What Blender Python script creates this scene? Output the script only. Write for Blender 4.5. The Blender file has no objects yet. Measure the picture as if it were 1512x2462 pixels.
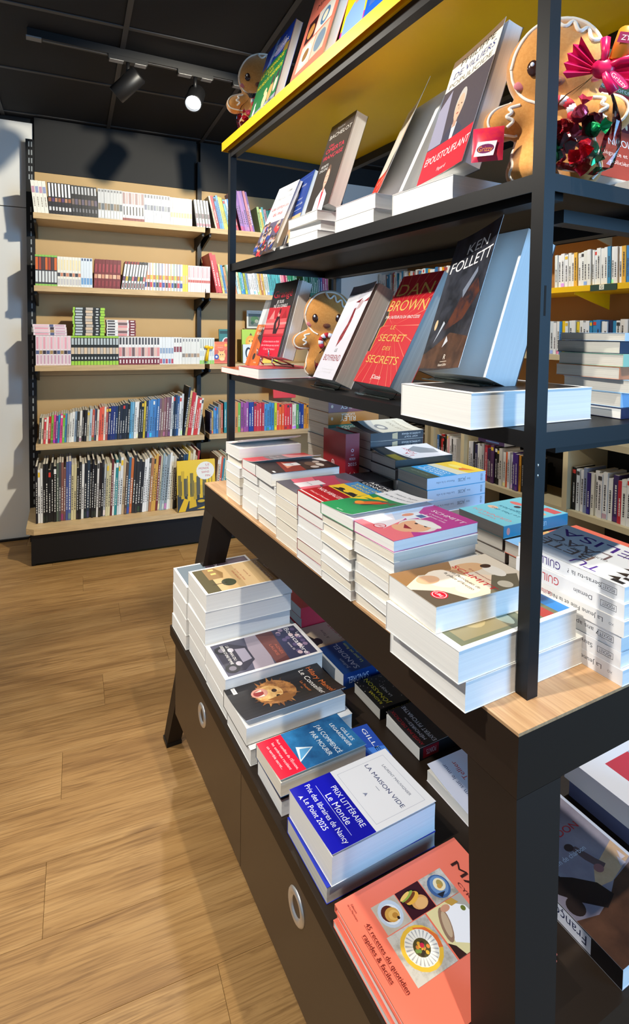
import bpy, bmesh, math, random
from mathutils import Matrix, Vector
import numpy as np

S = bpy.context.scene
COL = S.collection
rnd = random.Random(7)
V = Vector

# ------------------------------------------------------------------ camera
IW, IH, F, CX, CY = 1512.0, 2462.0, 1360.02, 771.38, 870.70
yaw, pitch, roll = (math.radians(a) for a in (28.5928, -2.9214, 0.8154))
fw = V((math.sin(yaw)*math.cos(pitch), math.cos(yaw)*math.cos(pitch), math.sin(pitch)))
rt = V((math.cos(yaw), -math.sin(yaw), 0)); up = rt.cross(fw)
rt, up = rt*math.cos(roll)+up*math.sin(roll), up*math.cos(roll)-rt*math.sin(roll)
cam = bpy.data.cameras.new('camera'); cam_o = bpy.data.objects.new('camera', cam); COL.objects.link(cam_o)
cam.sensor_fit = 'HORIZONTAL'; cam.sensor_width = 36; cam.lens = F/IW*36
cam.shift_x = (IW/2-CX)/IW; cam.shift_y = (CY-IH/2)/IW; cam.clip_start = .02
cam_o.matrix_world = Matrix(((rt.x, up.x, -fw.x, -.50885), (rt.y, up.y, -fw.y, -.44237), (rt.z, up.z, -fw.z, 1.30976), (0, 0, 0, 1)))
S.camera = cam_o

# ------------------------------------------------------------------ world, lights, exposure
w = bpy.data.worlds.new('world'); S.world = w; w.use_nodes = True
w.node_tree.nodes['Background'].inputs[0].default_value = (.98, .97, .95, 1)
w.node_tree.nodes['Background'].inputs[1].default_value = .40
S.view_settings.view_transform = 'Standard'; S.view_settings.look = 'None'
S.view_settings.exposure = 0.35; S.view_settings.gamma = 1; S.view_settings.use_curve_mapping = False

def area(name, loc, target, sx, sy, power, col):
    l = bpy.data.lights.new(name, 'AREA'); l.shape = 'RECTANGLE'; l.size = sx; l.size_y = sy; l.energy = power; l.color = col
    o = bpy.data.objects.new(name, l); COL.objects.link(o); o.location = loc
    o.rotation_euler = (V(target)-V(loc)).to_track_quat('-Z', 'Y').to_euler(); return o
def spot(name, loc, target, power, angle, col=(1, .93, .82), blend=.35, size=.035):
    l = bpy.data.lights.new(name, 'SPOT'); l.energy = power; l.spot_size = math.radians(angle); l.spot_blend = blend
    l.color = col; l.shadow_soft_size = size
    o = bpy.data.objects.new(name, l); COL.objects.link(o); o.location = loc
    o.rotation_euler = (V(target)-V(loc)).to_track_quat('-Z', 'Y').to_euler(); return o
# daylight from the shop front behind and to the right of the camera
area('shopfront_daylight', (2.3, -2.7, 1.6), (.3, .6, 1.0), 2.4, 2.2, 185, (.24, .56, 1.0))
# the shop's other ceiling track spots (above the aisle and behind the camera)
spot('ceiling_spot_light', (-1.25, .25, 2.5), (.05, .75, 1.0), 120, 64)
spot('ceiling_spot_light', (-1.05, 1.7, 2.5), (.05, .75, .95), 60, 60)
spot('ceiling_spot_light', (.04, -.28, 2.5), (-.42, .90, .0), 78, 66, (1, .90, .74), .5, .02)
spot('ceiling_spot_light', (.55, 1.05, 2.5), (-.08, 3.2, 1.30), 190, 70, (1, .91, .72))
spot('ceiling_spot_light', (1.35, .45, 2.5), (.42, .60, .95), 120, 56, (.96, .98, 1))
spot('ceiling_spot_light', (1.05, 1.9, 2.5), (2.0, 2.0, 1.1), 60, 85, (1, .97, .9))
spot('ceiling_spot_light', (-.9, 1.5, 2.5), (-.7, 1.9, 0), 40, 80, (1, .90, .72))

# ------------------------------------------------------------------ materials
def lin(c):
    return tuple(((x/255)/12.92 if x/255 <= .04045 else ((x/255+.055)/1.055)**2.4) for x in c)
MC = {}
def mat(col, rough=.5, metal=0., spec=.5, name=None, noise=None, trans=0., alpha=1., emit=None, sheen=0., coat=0.):
    """col sRGB 0-255; noise=(colour2, scale, contrast)"""
    key = (tuple(col), rough, metal, spec, noise, trans, alpha, emit, sheen, coat)
    if key in MC: return MC[key]
    m = bpy.data.materials.new(name or 'paint_%d_%d_%d' % tuple(int(x) for x in col)); m.use_nodes = True
    nt = m.node_tree; b = nt.nodes['Principled BSDF']
    b.inputs['Base Color'].default_value = (*lin(col), 1); b.inputs['Roughness'].default_value = rough
    b.inputs['Metallic'].default_value = metal; b.inputs['Specular IOR Level'].default_value = spec
    b.inputs['Transmission Weight'].default_value = trans; b.inputs['Alpha'].default_value = alpha
    if sheen: b.inputs['Sheen Weight'].default_value = sheen
    if coat: b.inputs['Coat Weight'].default_value = coat; b.inputs['Coat Roughness'].default_value = .12
    if emit: b.inputs['Emission Color'].default_value = (*lin(emit[0]), 1); b.inputs['Emission Strength'].default_value = emit[1]
    if noise:
        c2, sc, ct = noise
        tc = nt.nodes.new('ShaderNodeTexCoord'); n = nt.nodes.new('ShaderNodeTexNoise'); n.inputs['Scale'].default_value = sc
        n.inputs['Detail'].default_value = 6; n.inputs['Roughness'].default_value = .65
        r = nt.nodes.new('ShaderNodeValToRGB'); r.color_ramp.elements[0].position = .5-ct; r.color_ramp.elements[1].position = .5+ct
        r.color_ramp.elements[0].color = (*lin(col), 1); r.color_ramp.elements[1].color = (*lin(c2), 1)
        nt.links.new(tc.outputs['Object'], n.inputs['Vector']); nt.links.new(n.outputs['Fac'], r.inputs['Fac']); nt.links.new(r.outputs['Color'], b.inputs['Base Color'])
    MC[key] = m; return m

def wood(name, c1, c2, c3, stretch, scale, rough=.45, bump=.05, axis=0):
    m = bpy.data.materials.new(name); m.use_nodes = True; nt = m.node_tree; b = nt.nodes['Principled BSDF']
    N, L = nt.nodes.new, nt.links.new
    tc = N('ShaderNodeTexCoord'); oi = N('ShaderNodeObjectInfo')
    mp = N('ShaderNodeMapping'); sc = [scale]*3; sc[axis] = scale*stretch; mp.inputs['Scale'].default_value = sc
    ad = N('ShaderNodeVectorMath'); ad.operation = 'MULTIPLY_ADD'; ad.inputs[1].default_value = (37., 91., 17.)
    cb = N('ShaderNodeCombineXYZ')
    for i in range(3): L(oi.outputs['Random'], cb.inputs[i])
    L(cb.outputs[0], ad.inputs[0]); L(tc.outputs['Object'], ad.inputs[2]); L(ad.outputs[0], mp.inputs['Vector'])
    n1 = N('ShaderNodeTexNoise'); n1.inputs['Scale'].default_value = 1; n1.inputs['Detail'].default_value = 7; n1.inputs['Roughness'].default_value = .62; n1.inputs['Distortion'].default_value = .6
    n2 = N('ShaderNodeTexNoise'); n2.inputs['Scale'].default_value = 7; n2.inputs['Detail'].default_value = 3
    L(mp.outputs[0], n1.inputs['Vector']); L(mp.outputs[0], n2.inputs['Vector'])
    r = N('ShaderNodeValToRGB'); e = r.color_ramp.elements
    e[0].position = .30; e[0].color = (*lin(c2), 1); e[1].position = .72; e[1].color = (*lin(c3), 1)
    k = e.new(.5); k.color = (*lin(c1), 1)
    L(n1.outputs['Fac'], r.inputs['Fac'])
    mx = N('ShaderNodeMixRGB'); mx.blend_type = 'MULTIPLY'; mx.inputs['Fac'].default_value = .35
    r2 = N('ShaderNodeValToRGB'); r2.color_ramp.elements[0].position = .35; r2.color_ramp.elements[0].color = (.55, .5, .45, 1); r2.color_ramp.elements[1].position = .6
    L(n2.outputs['Fac'], r2.inputs['Fac']); L(r.outputs[0], mx.inputs[1]); L(r2.outputs[0], mx.inputs[2]); L(mx.outputs[0], b.inputs['Base Color'])
    bp = N('ShaderNodeBump'); bp.inputs['Strength'].default_value = bump; bp.inputs['Distance'].default_value = .002; L(n2.outputs['Fac'], bp.inputs['Height']); L(bp.outputs[0], b.inputs['Normal'])
    b.inputs['Roughness'].default_value = rough
    return m
def floor_wood():
    m = bpy.data.materials.new('oak_laminate'); m.use_nodes = True; nt = m.node_tree; b = nt.nodes['Principled BSDF']; N, L = nt.nodes.new, nt.links.new
    tc = N('ShaderNodeTexCoord'); oi = N('ShaderNodeObjectInfo'); cb = N('ShaderNodeCombineXYZ'); ad = N('ShaderNodeVectorMath'); ad.operation = 'MULTIPLY_ADD'; ad.inputs[1].default_value = (37., 91., 17.)
    for i in range(3): L(oi.outputs['Random'], cb.inputs[i])
    L(cb.outputs[0], ad.inputs[0]); L(tc.outputs['Object'], ad.inputs[2])
    def tex(sx, sy, det, dist, rough=.6):
        mp = N('ShaderNodeMapping'); mp.inputs['Scale'].default_value = (sx, sy, 1); L(ad.outputs[0], mp.inputs['Vector'])
        n = N('ShaderNodeTexNoise'); n.inputs['Scale'].default_value = 1; n.inputs['Detail'].default_value = det; n.inputs['Distortion'].default_value = dist; n.inputs['Roughness'].default_value = rough; L(mp.outputs[0], n.inputs['Vector']); return n
    def ramp(n, stops):
        r = N('ShaderNodeValToRGB'); e = r.color_ramp.elements; e[0].position, e[0].color = stops[0][0], (*lin(stops[0][1]), 1); e[1].position, e[1].color = stops[-1][0], (*lin(stops[-1][1]), 1)
        for p, c in stops[1:-1]: k = e.new(p); k.color = (*lin(c), 1)
        L(n.outputs['Fac'], r.inputs['Fac']); return r
    def mul(a, c, f):
        x = N('ShaderNodeMixRGB'); x.blend_type = 'MULTIPLY'; x.inputs['Fac'].default_value = f; L(a.outputs[0], x.inputs[1]); L(c.outputs[0], x.inputs[2]); return x
    broad = ramp(tex(1.3, 9, 4, .8), ((.30, (146, 110, 66)), (.5, (166, 129, 80)), (.72, (184, 148, 98))))
    fig = ramp(tex(2.2, 34, 5, 1.6), ((.38, (168, 150, 130)), (.50, (255, 255, 255)), (.56, (236, 230, 222)), (.66, (255, 255, 255))))
    fine = ramp(tex(7, 260, 2, .2), ((.34, (176, 164, 150)), (.55, (255, 255, 255))))
    knots = ramp(tex(4, 9, 2, .4), ((.20, (120, 92, 70)), (.30, (255, 255, 255))))
    c = mul(mul(mul(broad, fig, .45), fine, .5), knots, .6); L(c.outputs[0], b.inputs['Base Color'])
    t = tex(7, 260, 2, .2); bp = N('ShaderNodeBump'); bp.inputs['Strength'].default_value = .12; bp.inputs['Distance'].default_value = .001; L(t.outputs['Fac'], bp.inputs['Height']); L(bp.outputs[0], b.inputs['Normal'])
    b.inputs['Roughness'].default_value = .50; b.inputs['Specular IOR Level'].default_value = .35; return m
FLOORW = floor_wood()
TABLEW = wood('oak_tabletop', (198, 158, 116), (180, 138, 98), (212, 174, 132), .05, 46, .42, .05, 1)
MAPLE = wood('maple_board', (214, 184, 138), (204, 172, 126), (224, 196, 152), .1, 14, .5, .02, 0)

def pages_mat(name, c, c2):
    m = bpy.data.materials.new(name); m.use_nodes = True; nt = m.node_tree; b = nt.nodes['Principled BSDF']; N, L = nt.nodes.new, nt.links.new
    tc = N('ShaderNodeTexCoord'); mp = N('ShaderNodeMapping'); mp.inputs['Scale'].default_value = (3, 3, 900)
    n = N('ShaderNodeTexNoise'); n.inputs['Scale'].default_value = 1; n.inputs['Detail'].default_value = 2
    r = N('ShaderNodeValToRGB'); r.color_ramp.elements[0].position = .3; r.color_ramp.elements[1].position = .62
    r.color_ramp.elements[0].color = (*lin(c2), 1); r.color_ramp.elements[1].color = (*lin(c), 1)
    L(tc.outputs['Object'], mp.inputs['Vector']); L(mp.outputs[0], n.inputs['Vector']); L(n.outputs['Fac'], r.inputs['Fac']); L(r.outputs[0], b.inputs['Base Color'])
    b.inputs['Roughness'].default_value = .85; b.inputs['Specular IOR Level'].default_value = .15
    return m
PG_W = pages_mat('white_pages', (243, 243, 240), (235, 235, 233))
PG_C = pages_mat('cream_pages', (240, 234, 220), (231, 224, 209))
PG_G = pages_mat('grey_pages', (214, 212, 204), (196, 194, 188))
BLACK = mat((15, 15, 17), .46, spec=.35, name='black_metal')
BLACKW = mat((40, 31, 24), .5, spec=.22, name='black_laminate')
BROWN = mat((62, 50, 39), .38, name='dark_brown_panel')
YEL = mat((250, 198, 6), .38, name='yellow_enamel')
WHITE = mat((244, 244, 242), .45, name='white_paper')
CLEAR = mat((235, 250, 245), .04, trans=1., name='clear_acrylic')
CHROME = mat((205, 208, 210), .25, 1.0, name='satin_chrome')

# ------------------------------------------------------------------ mesh helpers
class MB:
    def __init__(s): s.v = []; s.f = []; s.m = []; s.mats = []; s.sm = []
    def mi(s, m):
        if m not in s.mats: s.mats.append(m)
        return s.mats.index(m)
    def poly(s, pts, m, smooth=False):
        k = len(s.v); s.v += [tuple(p) for p in pts]; s.f.append(tuple(range(k, k+len(pts)))); s.m.append(s.mi(m)); s.sm.append(smooth)
    def mesh(s, vs, fs, m, smooth=False):
        k = len(s.v); s.v += [tuple(p) for p in vs]; i = s.mi(m)
        for f in fs: s.f.append(tuple(a+k for a in f)); s.m.append(i); s.sm.append(smooth)
    def box(s, x0, y0, z0, x1, y1, z1, m, mtop=None):
        s.hexa([(x0, y0, z0), (x1, y0, z0), (x1, y1, z0), (x0, y1, z0), (x0, y0, z1), (x1, y0, z1), (x1, y1, z1), (x0, y1, z1)], m, mtop)
    def hexa(s, p, m, mtop=None):
        k = len(s.v); s.v += [tuple(q) for q in p]; i = s.mi(m); j = s.mi(mtop) if mtop else i
        for n, f in enumerate(((0, 3, 2, 1), (4, 5, 6, 7), (0, 1, 5, 4), (1, 2, 6, 5), (2, 3, 7, 6), (3, 0, 4, 7))):
            s.f.append(tuple(a+k for a in f)); s.m.append(j if n == 1 else i); s.sm.append(False)
    def tube(s, pts, r, m, n=8, close=False, caps=True):
        pts = [V(p) for p in pts]; N = len(pts); rings = []; prev = None
        rr = r if isinstance(r, (list, tuple)) else [r]*N
        for i, p in enumerate(pts):
            a = pts[(i-1) % N] if (close or i > 0) else p; b = pts[(i+1) % N] if (close or i < N-1) else p
            t = (b-a).normalized()
            if prev is None: prev = t.orthogonal().normalized()
            u = (prev-t*prev.dot(t)); u = u.normalized() if u.length > 1e-6 else t.orthogonal().normalized(); prev = u; w_ = t.cross(u)
            rings.append([p+(u*math.cos(2*math.pi*k/n)+w_*math.sin(2*math.pi*k/n))*rr[i] for k in range(n)])
        vs = [q for r_ in rings for q in r_]; fs = []
        for i in range(N if close else N-1):
            j = (i+1) % N
            for k in range(n): fs.append((i*n+k, i*n+(k+1) % n, j*n+(k+1) % n, j*n+k))
        if caps and not close: fs += [tuple(range(n))[::-1], tuple(range((N-1)*n, N*n))]
        s.mesh(vs, fs, m, True)
    def ellipsoid(s, c, r, m, nu=14, nv=9, M=None):
        vs = []; fs = []
        for j in range(nv+1):
            a = math.pi*j/nv
            for i in range(nu):
                b = 2*math.pi*i/nu; q = V((r[0]*math.sin(a)*math.cos(b), r[1]*math.sin(a)*math.sin(b), r[2]*math.cos(a)))
                if M: q = M @ q
                vs.append(q+V(c))
        for j in range(nv):
            for i in range(nu): fs.append((j*nu+i, (j+1)*nu+i, (j+1)*nu+(i+1) % nu, j*nu+(i+1) % nu))
        s.mesh(vs, fs, m, True)
    def lathe(s, prof, m, n=20, M=None):
        vs = []; fs = []
        for r_, z in prof:
            for i in range(n):
                q = V((r_*math.cos(2*math.pi*i/n), r_*math.sin(2*math.pi*i/n), z)); vs.append(M @ q if M else q)
        for j in range(len(prof)-1):
            for i in range(n): fs.append((j*n+i, j*n+(i+1) % n, (j+1)*n+(i+1) % n, (j+1)*n+i))
        s.mesh(vs, fs, m, True)
    def data(s, name):
        me = bpy.data.meshes.new(name); me.from_pydata(s.v, [], s.f)
        for m in s.mats: me.materials.append(m)
        me.polygons.foreach_set('material_index', s.m); me.polygons.foreach_set('use_smooth', s.sm); me.update(); return me
def link(name, data, parent=None, M=None):
    o = bpy.data.objects.new(name, data); COL.objects.link(o)
    if M is not None: o.matrix_world = M
    if parent is not None: o.parent = parent
    return o
def tag(o, label, cat, group=None):
    o['label'] = label; o['category'] = cat
    if group: o['group'] = group
    return o
def empty(name, M, label, cat, group=None):
    o = bpy.data.objects.new(name, None); o.empty_display_size = .05; COL.objects.link(o); o.matrix_world = M; return tag(o, label, cat, group)
def part(name, mb, parent): return link(name, mb.data(name), parent)
def structure(o): o['kind'] = 'structure'; return o
def frame(o, X, Y, Z):
    return Matrix(((X[0], Y[0], Z[0], o[0]), (X[1], Y[1], Z[1], o[1]), (X[2], Y[2], Z[2], o[2]), (0, 0, 0, 1)))

# ------------------------------------------------------------------ 2D print: flat shapes and lettering laid on a cover
TXC = {}
def text2d(body):
    if body in TXC: return TXC[body]
    c = bpy.data.curves.new('lettering', 'FONT'); c.body = body; c.fill_mode = 'FRONT'; c.dimensions = '2D'; c.resolution_u = 3
    o = bpy.data.objects.new('lettering', c); m = bpy.data.meshes.new_from_object(o)
    vs = [(v.co.x, v.co.y) for v in m.vertices]; fs = [tuple(p.vertices) for p in m.polygons]
    bpy.data.objects.remove(o); bpy.data.curves.remove(c); bpy.data.meshes.remove(m)
    x0 = min(v[0] for v in vs); x1 = max(v[0] for v in vs)
    TXC[body] = ([((x-(x0+x1)/2), y) for x, y in vs], fs, x1-x0); return TXC[body]
def C(c): return c if isinstance(c, bpy.types.Material) else mat(c, .38, spec=.4)
def art_mesh(art, w_, h_, fn, cuts=0, which='art'):
    """art in 0..1 cover units; fn maps (x, y, layer) in metres to a 3D point"""
    mb = MB(); lay = 0
    for a in art:
        k = a[0]; lay += 1
        if (which == 'text') != (k == 't'): continue
        if k == 'r': vs = [(a[1]*w_, a[2]*h_), (a[3]*w_, a[2]*h_), (a[3]*w_, a[4]*h_), (a[1]*w_, a[4]*h_)]; fs = [(0, 1, 2, 3)]; m = C(a[5])
        elif k == 'p': vs = [(x*w_, y*h_) for x, y in a[1]]; fs = [tuple(range(len(vs)))]; m = C(a[2])
        elif k == 'e':
            rot = a[6] if len(a) > 6 else 0; n = 18; vs = []
            for i in range(n):
                x, y = a[3]*w_*math.cos(2*math.pi*i/n), a[4]*h_*math.sin(2*math.pi*i/n)
                vs.append((a[1]*w_+x*math.cos(rot)-y*math.sin(rot), a[2]*h_+x*math.sin(rot)+y*math.cos(rot)))
            fs = [tuple(range(n))]; m = C(a[5])
        elif k == 't':
            # ('t', text, cx, cy, cap height in h units, colour, {fit, shear, rot})
            o = a[6] if len(a) > 6 else {}
            tv, tf, tw = text2d(a[1]); sy = a[4]*h_/.72; sx = (o['fit']*w_/tw) if 'fit' in o else sy*o.get('sx', .9)
            sh = o.get('shear', 0); rot = o.get('rot', 0); vs = []
            for x, y in tv:
                px, py = x*sx+y*sy*sh, (y-.36)*sy
                vs.append((a[2]*w_+px*math.cos(rot)-py*math.sin(rot), a[3]*h_+px*math.sin(rot)+py*math.cos(rot)))
            fs = tf; m = C(a[5])
        if cuts:
            bm = bmesh.new(); bv = [bm.verts.new((x, y, 0)) for x, y in vs]
            for f in fs:
                try: bm.faces.new([bv[i] for i in f])
                except ValueError: pass
            for i in range(1, cuts):
                bmesh.ops.bisect_plane(bm, geom=bm.verts[:]+bm.edges[:]+bm.faces[:], plane_co=(w_*i/cuts, 0, 0), plane_no=(1, 0, 0))
            bm.verts.index_update(); vs = [(v.co.x, v.co.y) for v in bm.verts]; fs = [tuple(v.index for v in f.verts) for f in bm.faces]; bm.free()
        mb.mesh([fn(x, y, lay) for x, y in vs], fs, m)
    return mb if mb.f else None

# ------------------------------------------------------------------ books
BKC = {}
LAY = .000012
def book(name, label, w_, h_, t, M, cover=(240, 240, 238), spine=None, back=None, pages=PG_W, art=(), spine_art=(), hard=False, lift=0., liftp=2., group=None, cat='book', cov_mat=None, round_sp=False, ct=.0007):
    """local X spine->fore-edge, Y foot->head, Z back->front"""
    th = empty(name, M, label, cat, group)
    spine = spine or cover; back = back or cover
    ins = .003 if hard else .0008; c = .002 if hard else ct
    key = (round(w_, 4), round(h_, 4), round(t, 4), pages.name, hard)
    if key not in BKC:
        mb = MB(); e = .0012
        # fore-edge of the page block slightly bowed
        n = 6; prof = [(c*1.2, c), (w_-ins, c)] + [(w_-ins-(.0018 if hard else .0005)*math.sin(math.pi*i/n), c+(t-2*c)*i/n) for i in range(1, n)] + [(w_-ins, t-c), (c*1.2, t-c)]
        a = [(x, ins, z) for x, z in prof]; b = [(x, h_-ins, z) for x, z in prof]; k = len(prof)
        mb.mesh(a+b, [tuple(range(k)), tuple(range(k, 2*k))[::-1]]+[((i+1) % k, i, i+k, (i+1) % k+k) for i in range(k)], pages)
        BKC[key] = mb.data('page_block')
    link('page_block', BKC[key], th)
    cut = 10 if lift else 0
    def fn(x, y, lay):
        if not lift: return (x, y, t+lay*LAY)
        q = min(1., max(0., x/w_))*cut; i = min(cut-1, int(q+1e-6)); f = q-i
        def node(k): k /= cut; return w_*k-(lift*lift/w_*.55)*k**3, t+lift*k**liftp
        (xa, za), (xb, zb) = node(i), node(i+1)
        return (xa+(xb-xa)*f, y, za+(zb-za)*f+lay*LAY)
    mk = ('cov', round(w_, 4), round(h_, 4), round(t, 4), tuple(cover), tuple(spine), tuple(back), lift, liftp, hard, cov_mat and cov_mat.name, ct)
    if mk not in BKC:
        mb = MB(); cm = cov_mat or mat(cover, .34, spec=.45); sm_ = mat(spine, .34, spec=.45) if cov_mat is None or spine != cover else cov_mat; bk = mat(back, .34, spec=.45)
        mb.box(0, 0, 0, w_, h_, c, bk); mb.box(0, 0, c, c, h_, t-c, sm_)
        if not lift: mb.box(0, 0, t-c, w_, h_, t, cm)
        else:
            n = cut; top = [fn(w_*i/n, yy, 0) for i in range(n+1) for yy in (0, h_)]; bot = [(x, y, z-c) for x, y, z in top]; k = len(top)
            fs = [(2*i, 2*i+2, 2*i+3, 2*i+1) for i in range(n)]; fb = [tuple(a+k for a in f[::-1]) for f in fs]
            side = [(2*i, 2*i+k, 2*i+2+k, 2*i+2) for i in range(n)]+[(2*i+3, 2*i+3+k, 2*i+1+k, 2*i+1) for i in range(n)]+[(2*n, 2*n+k, 2*n+1+k, 2*n+1)]
            mb.mesh(top+bot, fs, cm); 
            mb.mesh(top+bot, fb+side, WHITE)
        BKC[mk] = mb.data('cover')
    cv = link('cover', BKC[mk], th)
    if art:
        mb = art_mesh(art, w_, h_, fn, cut, 'art')
        if mb: part('cover_picture', mb, cv)
        for q, a in enumerate(art):
            if a[0] != 't': continue
            mb = art_mesh([a], w_, h_, lambda x, y, l, q=q: fn(x, y, q+2), cut, 'text')
            if mb: part('cover_lettering', mb, cv)
    if spine_art:
        # spine print: x runs foot->head along Y, letters' tops towards -Z
        def fs_(x, y, lay): return (-lay*LAY, x, t-y)
        mb = art_mesh(spine_art, h_, t, fs_, 0, 'art')
        if mb: part('spine_print', mb, cv)
        for q, a in enumerate(spine_art):
            if a[0] != 't': continue
            mb = art_mesh([a], h_, t, lambda x, y, l, q=q: fs_(x, y, q+2), 0, 'text')
            if mb: part('spine_lettering', mb, cv)
    return th
def axes(psi):  # aisle-side reader: X towards the camera end, N into the unit
    return V((-math.sin(psi), -math.cos(psi), 0)), V((math.cos(psi), -math.sin(psi), 0))
def lying(x, y, z, psi=0.):            # spine/foot corner = far, aisle side
    X, N = axes(psi); return frame((x, y, z), X, N, (0, 0, 1))
def lying_rear(x, y, z, psi=0.):       # reader on the far side: spine faces the camera end; x = foot edge, y = spine
    X, N = axes(psi); return frame((x, y, z), -X, -N, (0, 0, 1))
def lying_end(x, y, z, psi=0.):        # reader at the camera end: spine towards the aisle
    c, s = math.cos(psi), math.sin(psi); return frame((x, y, z), (c, s, 0), (-s, c, 0), (0, 0, 1))
def leaning(x, y, z, th, psi, t):
    X, N = axes(psi); U = N*math.sin(th)+V((0, 0, math.cos(th))); Z = X.cross(U); return frame(V((x, y, z))-Z*t, X, U, Z)

# ================================================================== THE ROOM
BRA = -.0779; XL, YB = -.39965, 3.16555
tb = V((math.cos(BRA), math.sin(BRA), 0)); nb = V((-math.sin(BRA), math.cos(BRA), 0))
MBK = frame((XL, YB, 0), tb, nb, (0, 0, 1))          # bookcase frame: s along the wall, d into the wall, z up
def bk(s, d, z): return MBK @ V((s, d, z))

# floor of oak planks laid parallel to the back wall
FM = frame((XL, YB, 0), V((math.cos(-.09), math.sin(-.09), 0)), V((-math.sin(-.09), math.cos(-.09), 0)), (0, 0, 1))
floor_b = MB(); floor_b.box(-3.2, -7.0, -.06, 4.0, .6, -.004, mat((70, 50, 30), .8, name='floor_base'))
floor = structure(link('floor', floor_b.data('floor'), None, FM))
PW, PL = .192, 1.22; pk = MB(); g = .00025
ch = .0004
pk.mesh([(g, g, -.004), (PL-g, g, -.004), (PL-g, PW-g, -.004), (g, PW-g, -.004), (g, g, -.0006), (PL-g, g, -.0006), (PL-g, PW-g, -.0006), (g, PW-g, -.0006),
         (g+ch, g+ch, 0), (PL-g-ch, g+ch, 0), (PL-g-ch, PW-g-ch, 0), (g+ch, PW-g-ch, 0)],
        [(0, 1, 5, 4), (1, 2, 6, 5), (2, 3, 7, 6), (3, 0, 4, 7), (4, 5, 9, 8), (5, 6, 10, 9), (6, 7, 11, 10), (7, 4, 8, 11), (8, 9, 10, 11)], FLOORW)
pkd = pk.data('plank')
for j in range(-24, 2):
    off = {0: .0}.get(j, (j*.437) % 1.0)*PL
    for i in range(-2, 3):
        # rows whose end joints the photograph shows are pinned to it
        s0 = i*PL+off-.6
        if j == -8: s0 = i*PL+.30
        if j == -12: s0 = i*PL+.14
        link('plank', pkd, floor, Matrix.Translation((s0, j*PW-.012, 0)))

# walls
WALLW = mat((234, 233, 229), .75, name='white_wall_paint'); WBLK = mat((13, 13, 15), .65, name='black_wall_paint')
b = MB(); b.box(-3.2, .335, 0, 4.0, .40, 2.66, WBLK); wall_back = structure(link('wall_back', b.data('wall_back'), None, MBK))
for nm, z0, z1, d in (('wall_panel', .012, 2.045, .318), ('wall_panel', 2.050, 2.555, .312)):
    b = MB(); b.box(-3.1, d, z0, -.012, .335, z1, WALLW); link(nm, b.data(nm), wall_back)
b = MB(); b.box(2.02, .315, .0, 3.6, .335, 2.45, WALLW); link('wall_panel', b.data('wall_panel'), wall_back)
b = MB(); b.box(2.48, -3.2, 0, 2.54, 3.5, 2.66, mat((170, 150, 120), .8, name='right_wall_paint')); structure(link('wall_right', b.data('wall_right')))
b = MB(); b.box(-2.66, -3.4, 0, -2.6, 3.9, 2.66, WALLW); structure(link('wall_left', b.data('wall_left')))
b = MB(); b.box(-3.1, .300, .0, -.06, .318, .012, BLACK); structure(link('baseboard_back', b.data('baseboard_back'), None, MBK))

# ceiling: black lay-in tiles on a grey T-bar grid
TX, TY, ZC = .588, .630, 2.585
CM = frame((-.073, 2.12, ZC), V((math.cos(-.092), math.sin(-.092), 0)), V((-math.sin(-.078), math.cos(-.078), 0)), (0, 0, 1))
b = MB(); b.box(-3.4, -6.5, .03, 4.6, 2.2, .06, WBLK); ceil = structure(link('ceiling', b.data('ceiling'), None, CM))
tile = MB(); tile.box(.011, .011, .004, TX-.011, TY-.011, .022, mat((17, 16, 18), .85, name='black_ceiling_tile')); td = tile.data('ceiling_tile')
TBAR = mat((62, 60, 60), .55, name='grey_t_bar')
for i in range(-5, 6):
    for j in range(-7, 3): link('ceiling_tile', td, ceil, Matrix.Translation((i*TX, j*TY, 0)))
bx_ = MB(); bx_.box(-.010, -6.3, -.001, .012, 1.9, .004, TBAR); bxd = bx_.data('t_bar')
by_ = MB(); by_.box(-3.3, -.010, -.0005, 4.2, .010, .0035, TBAR); byd = by_.data('t_bar')
for i in range(-5, 7): link('t_bar', bxd, ceil, Matrix.Translation((i*TX, 0, 0)))
for j in range(-7, 4): link('t_bar', byd, ceil, Matrix.Translation((0, j*TY, 0)))

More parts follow.
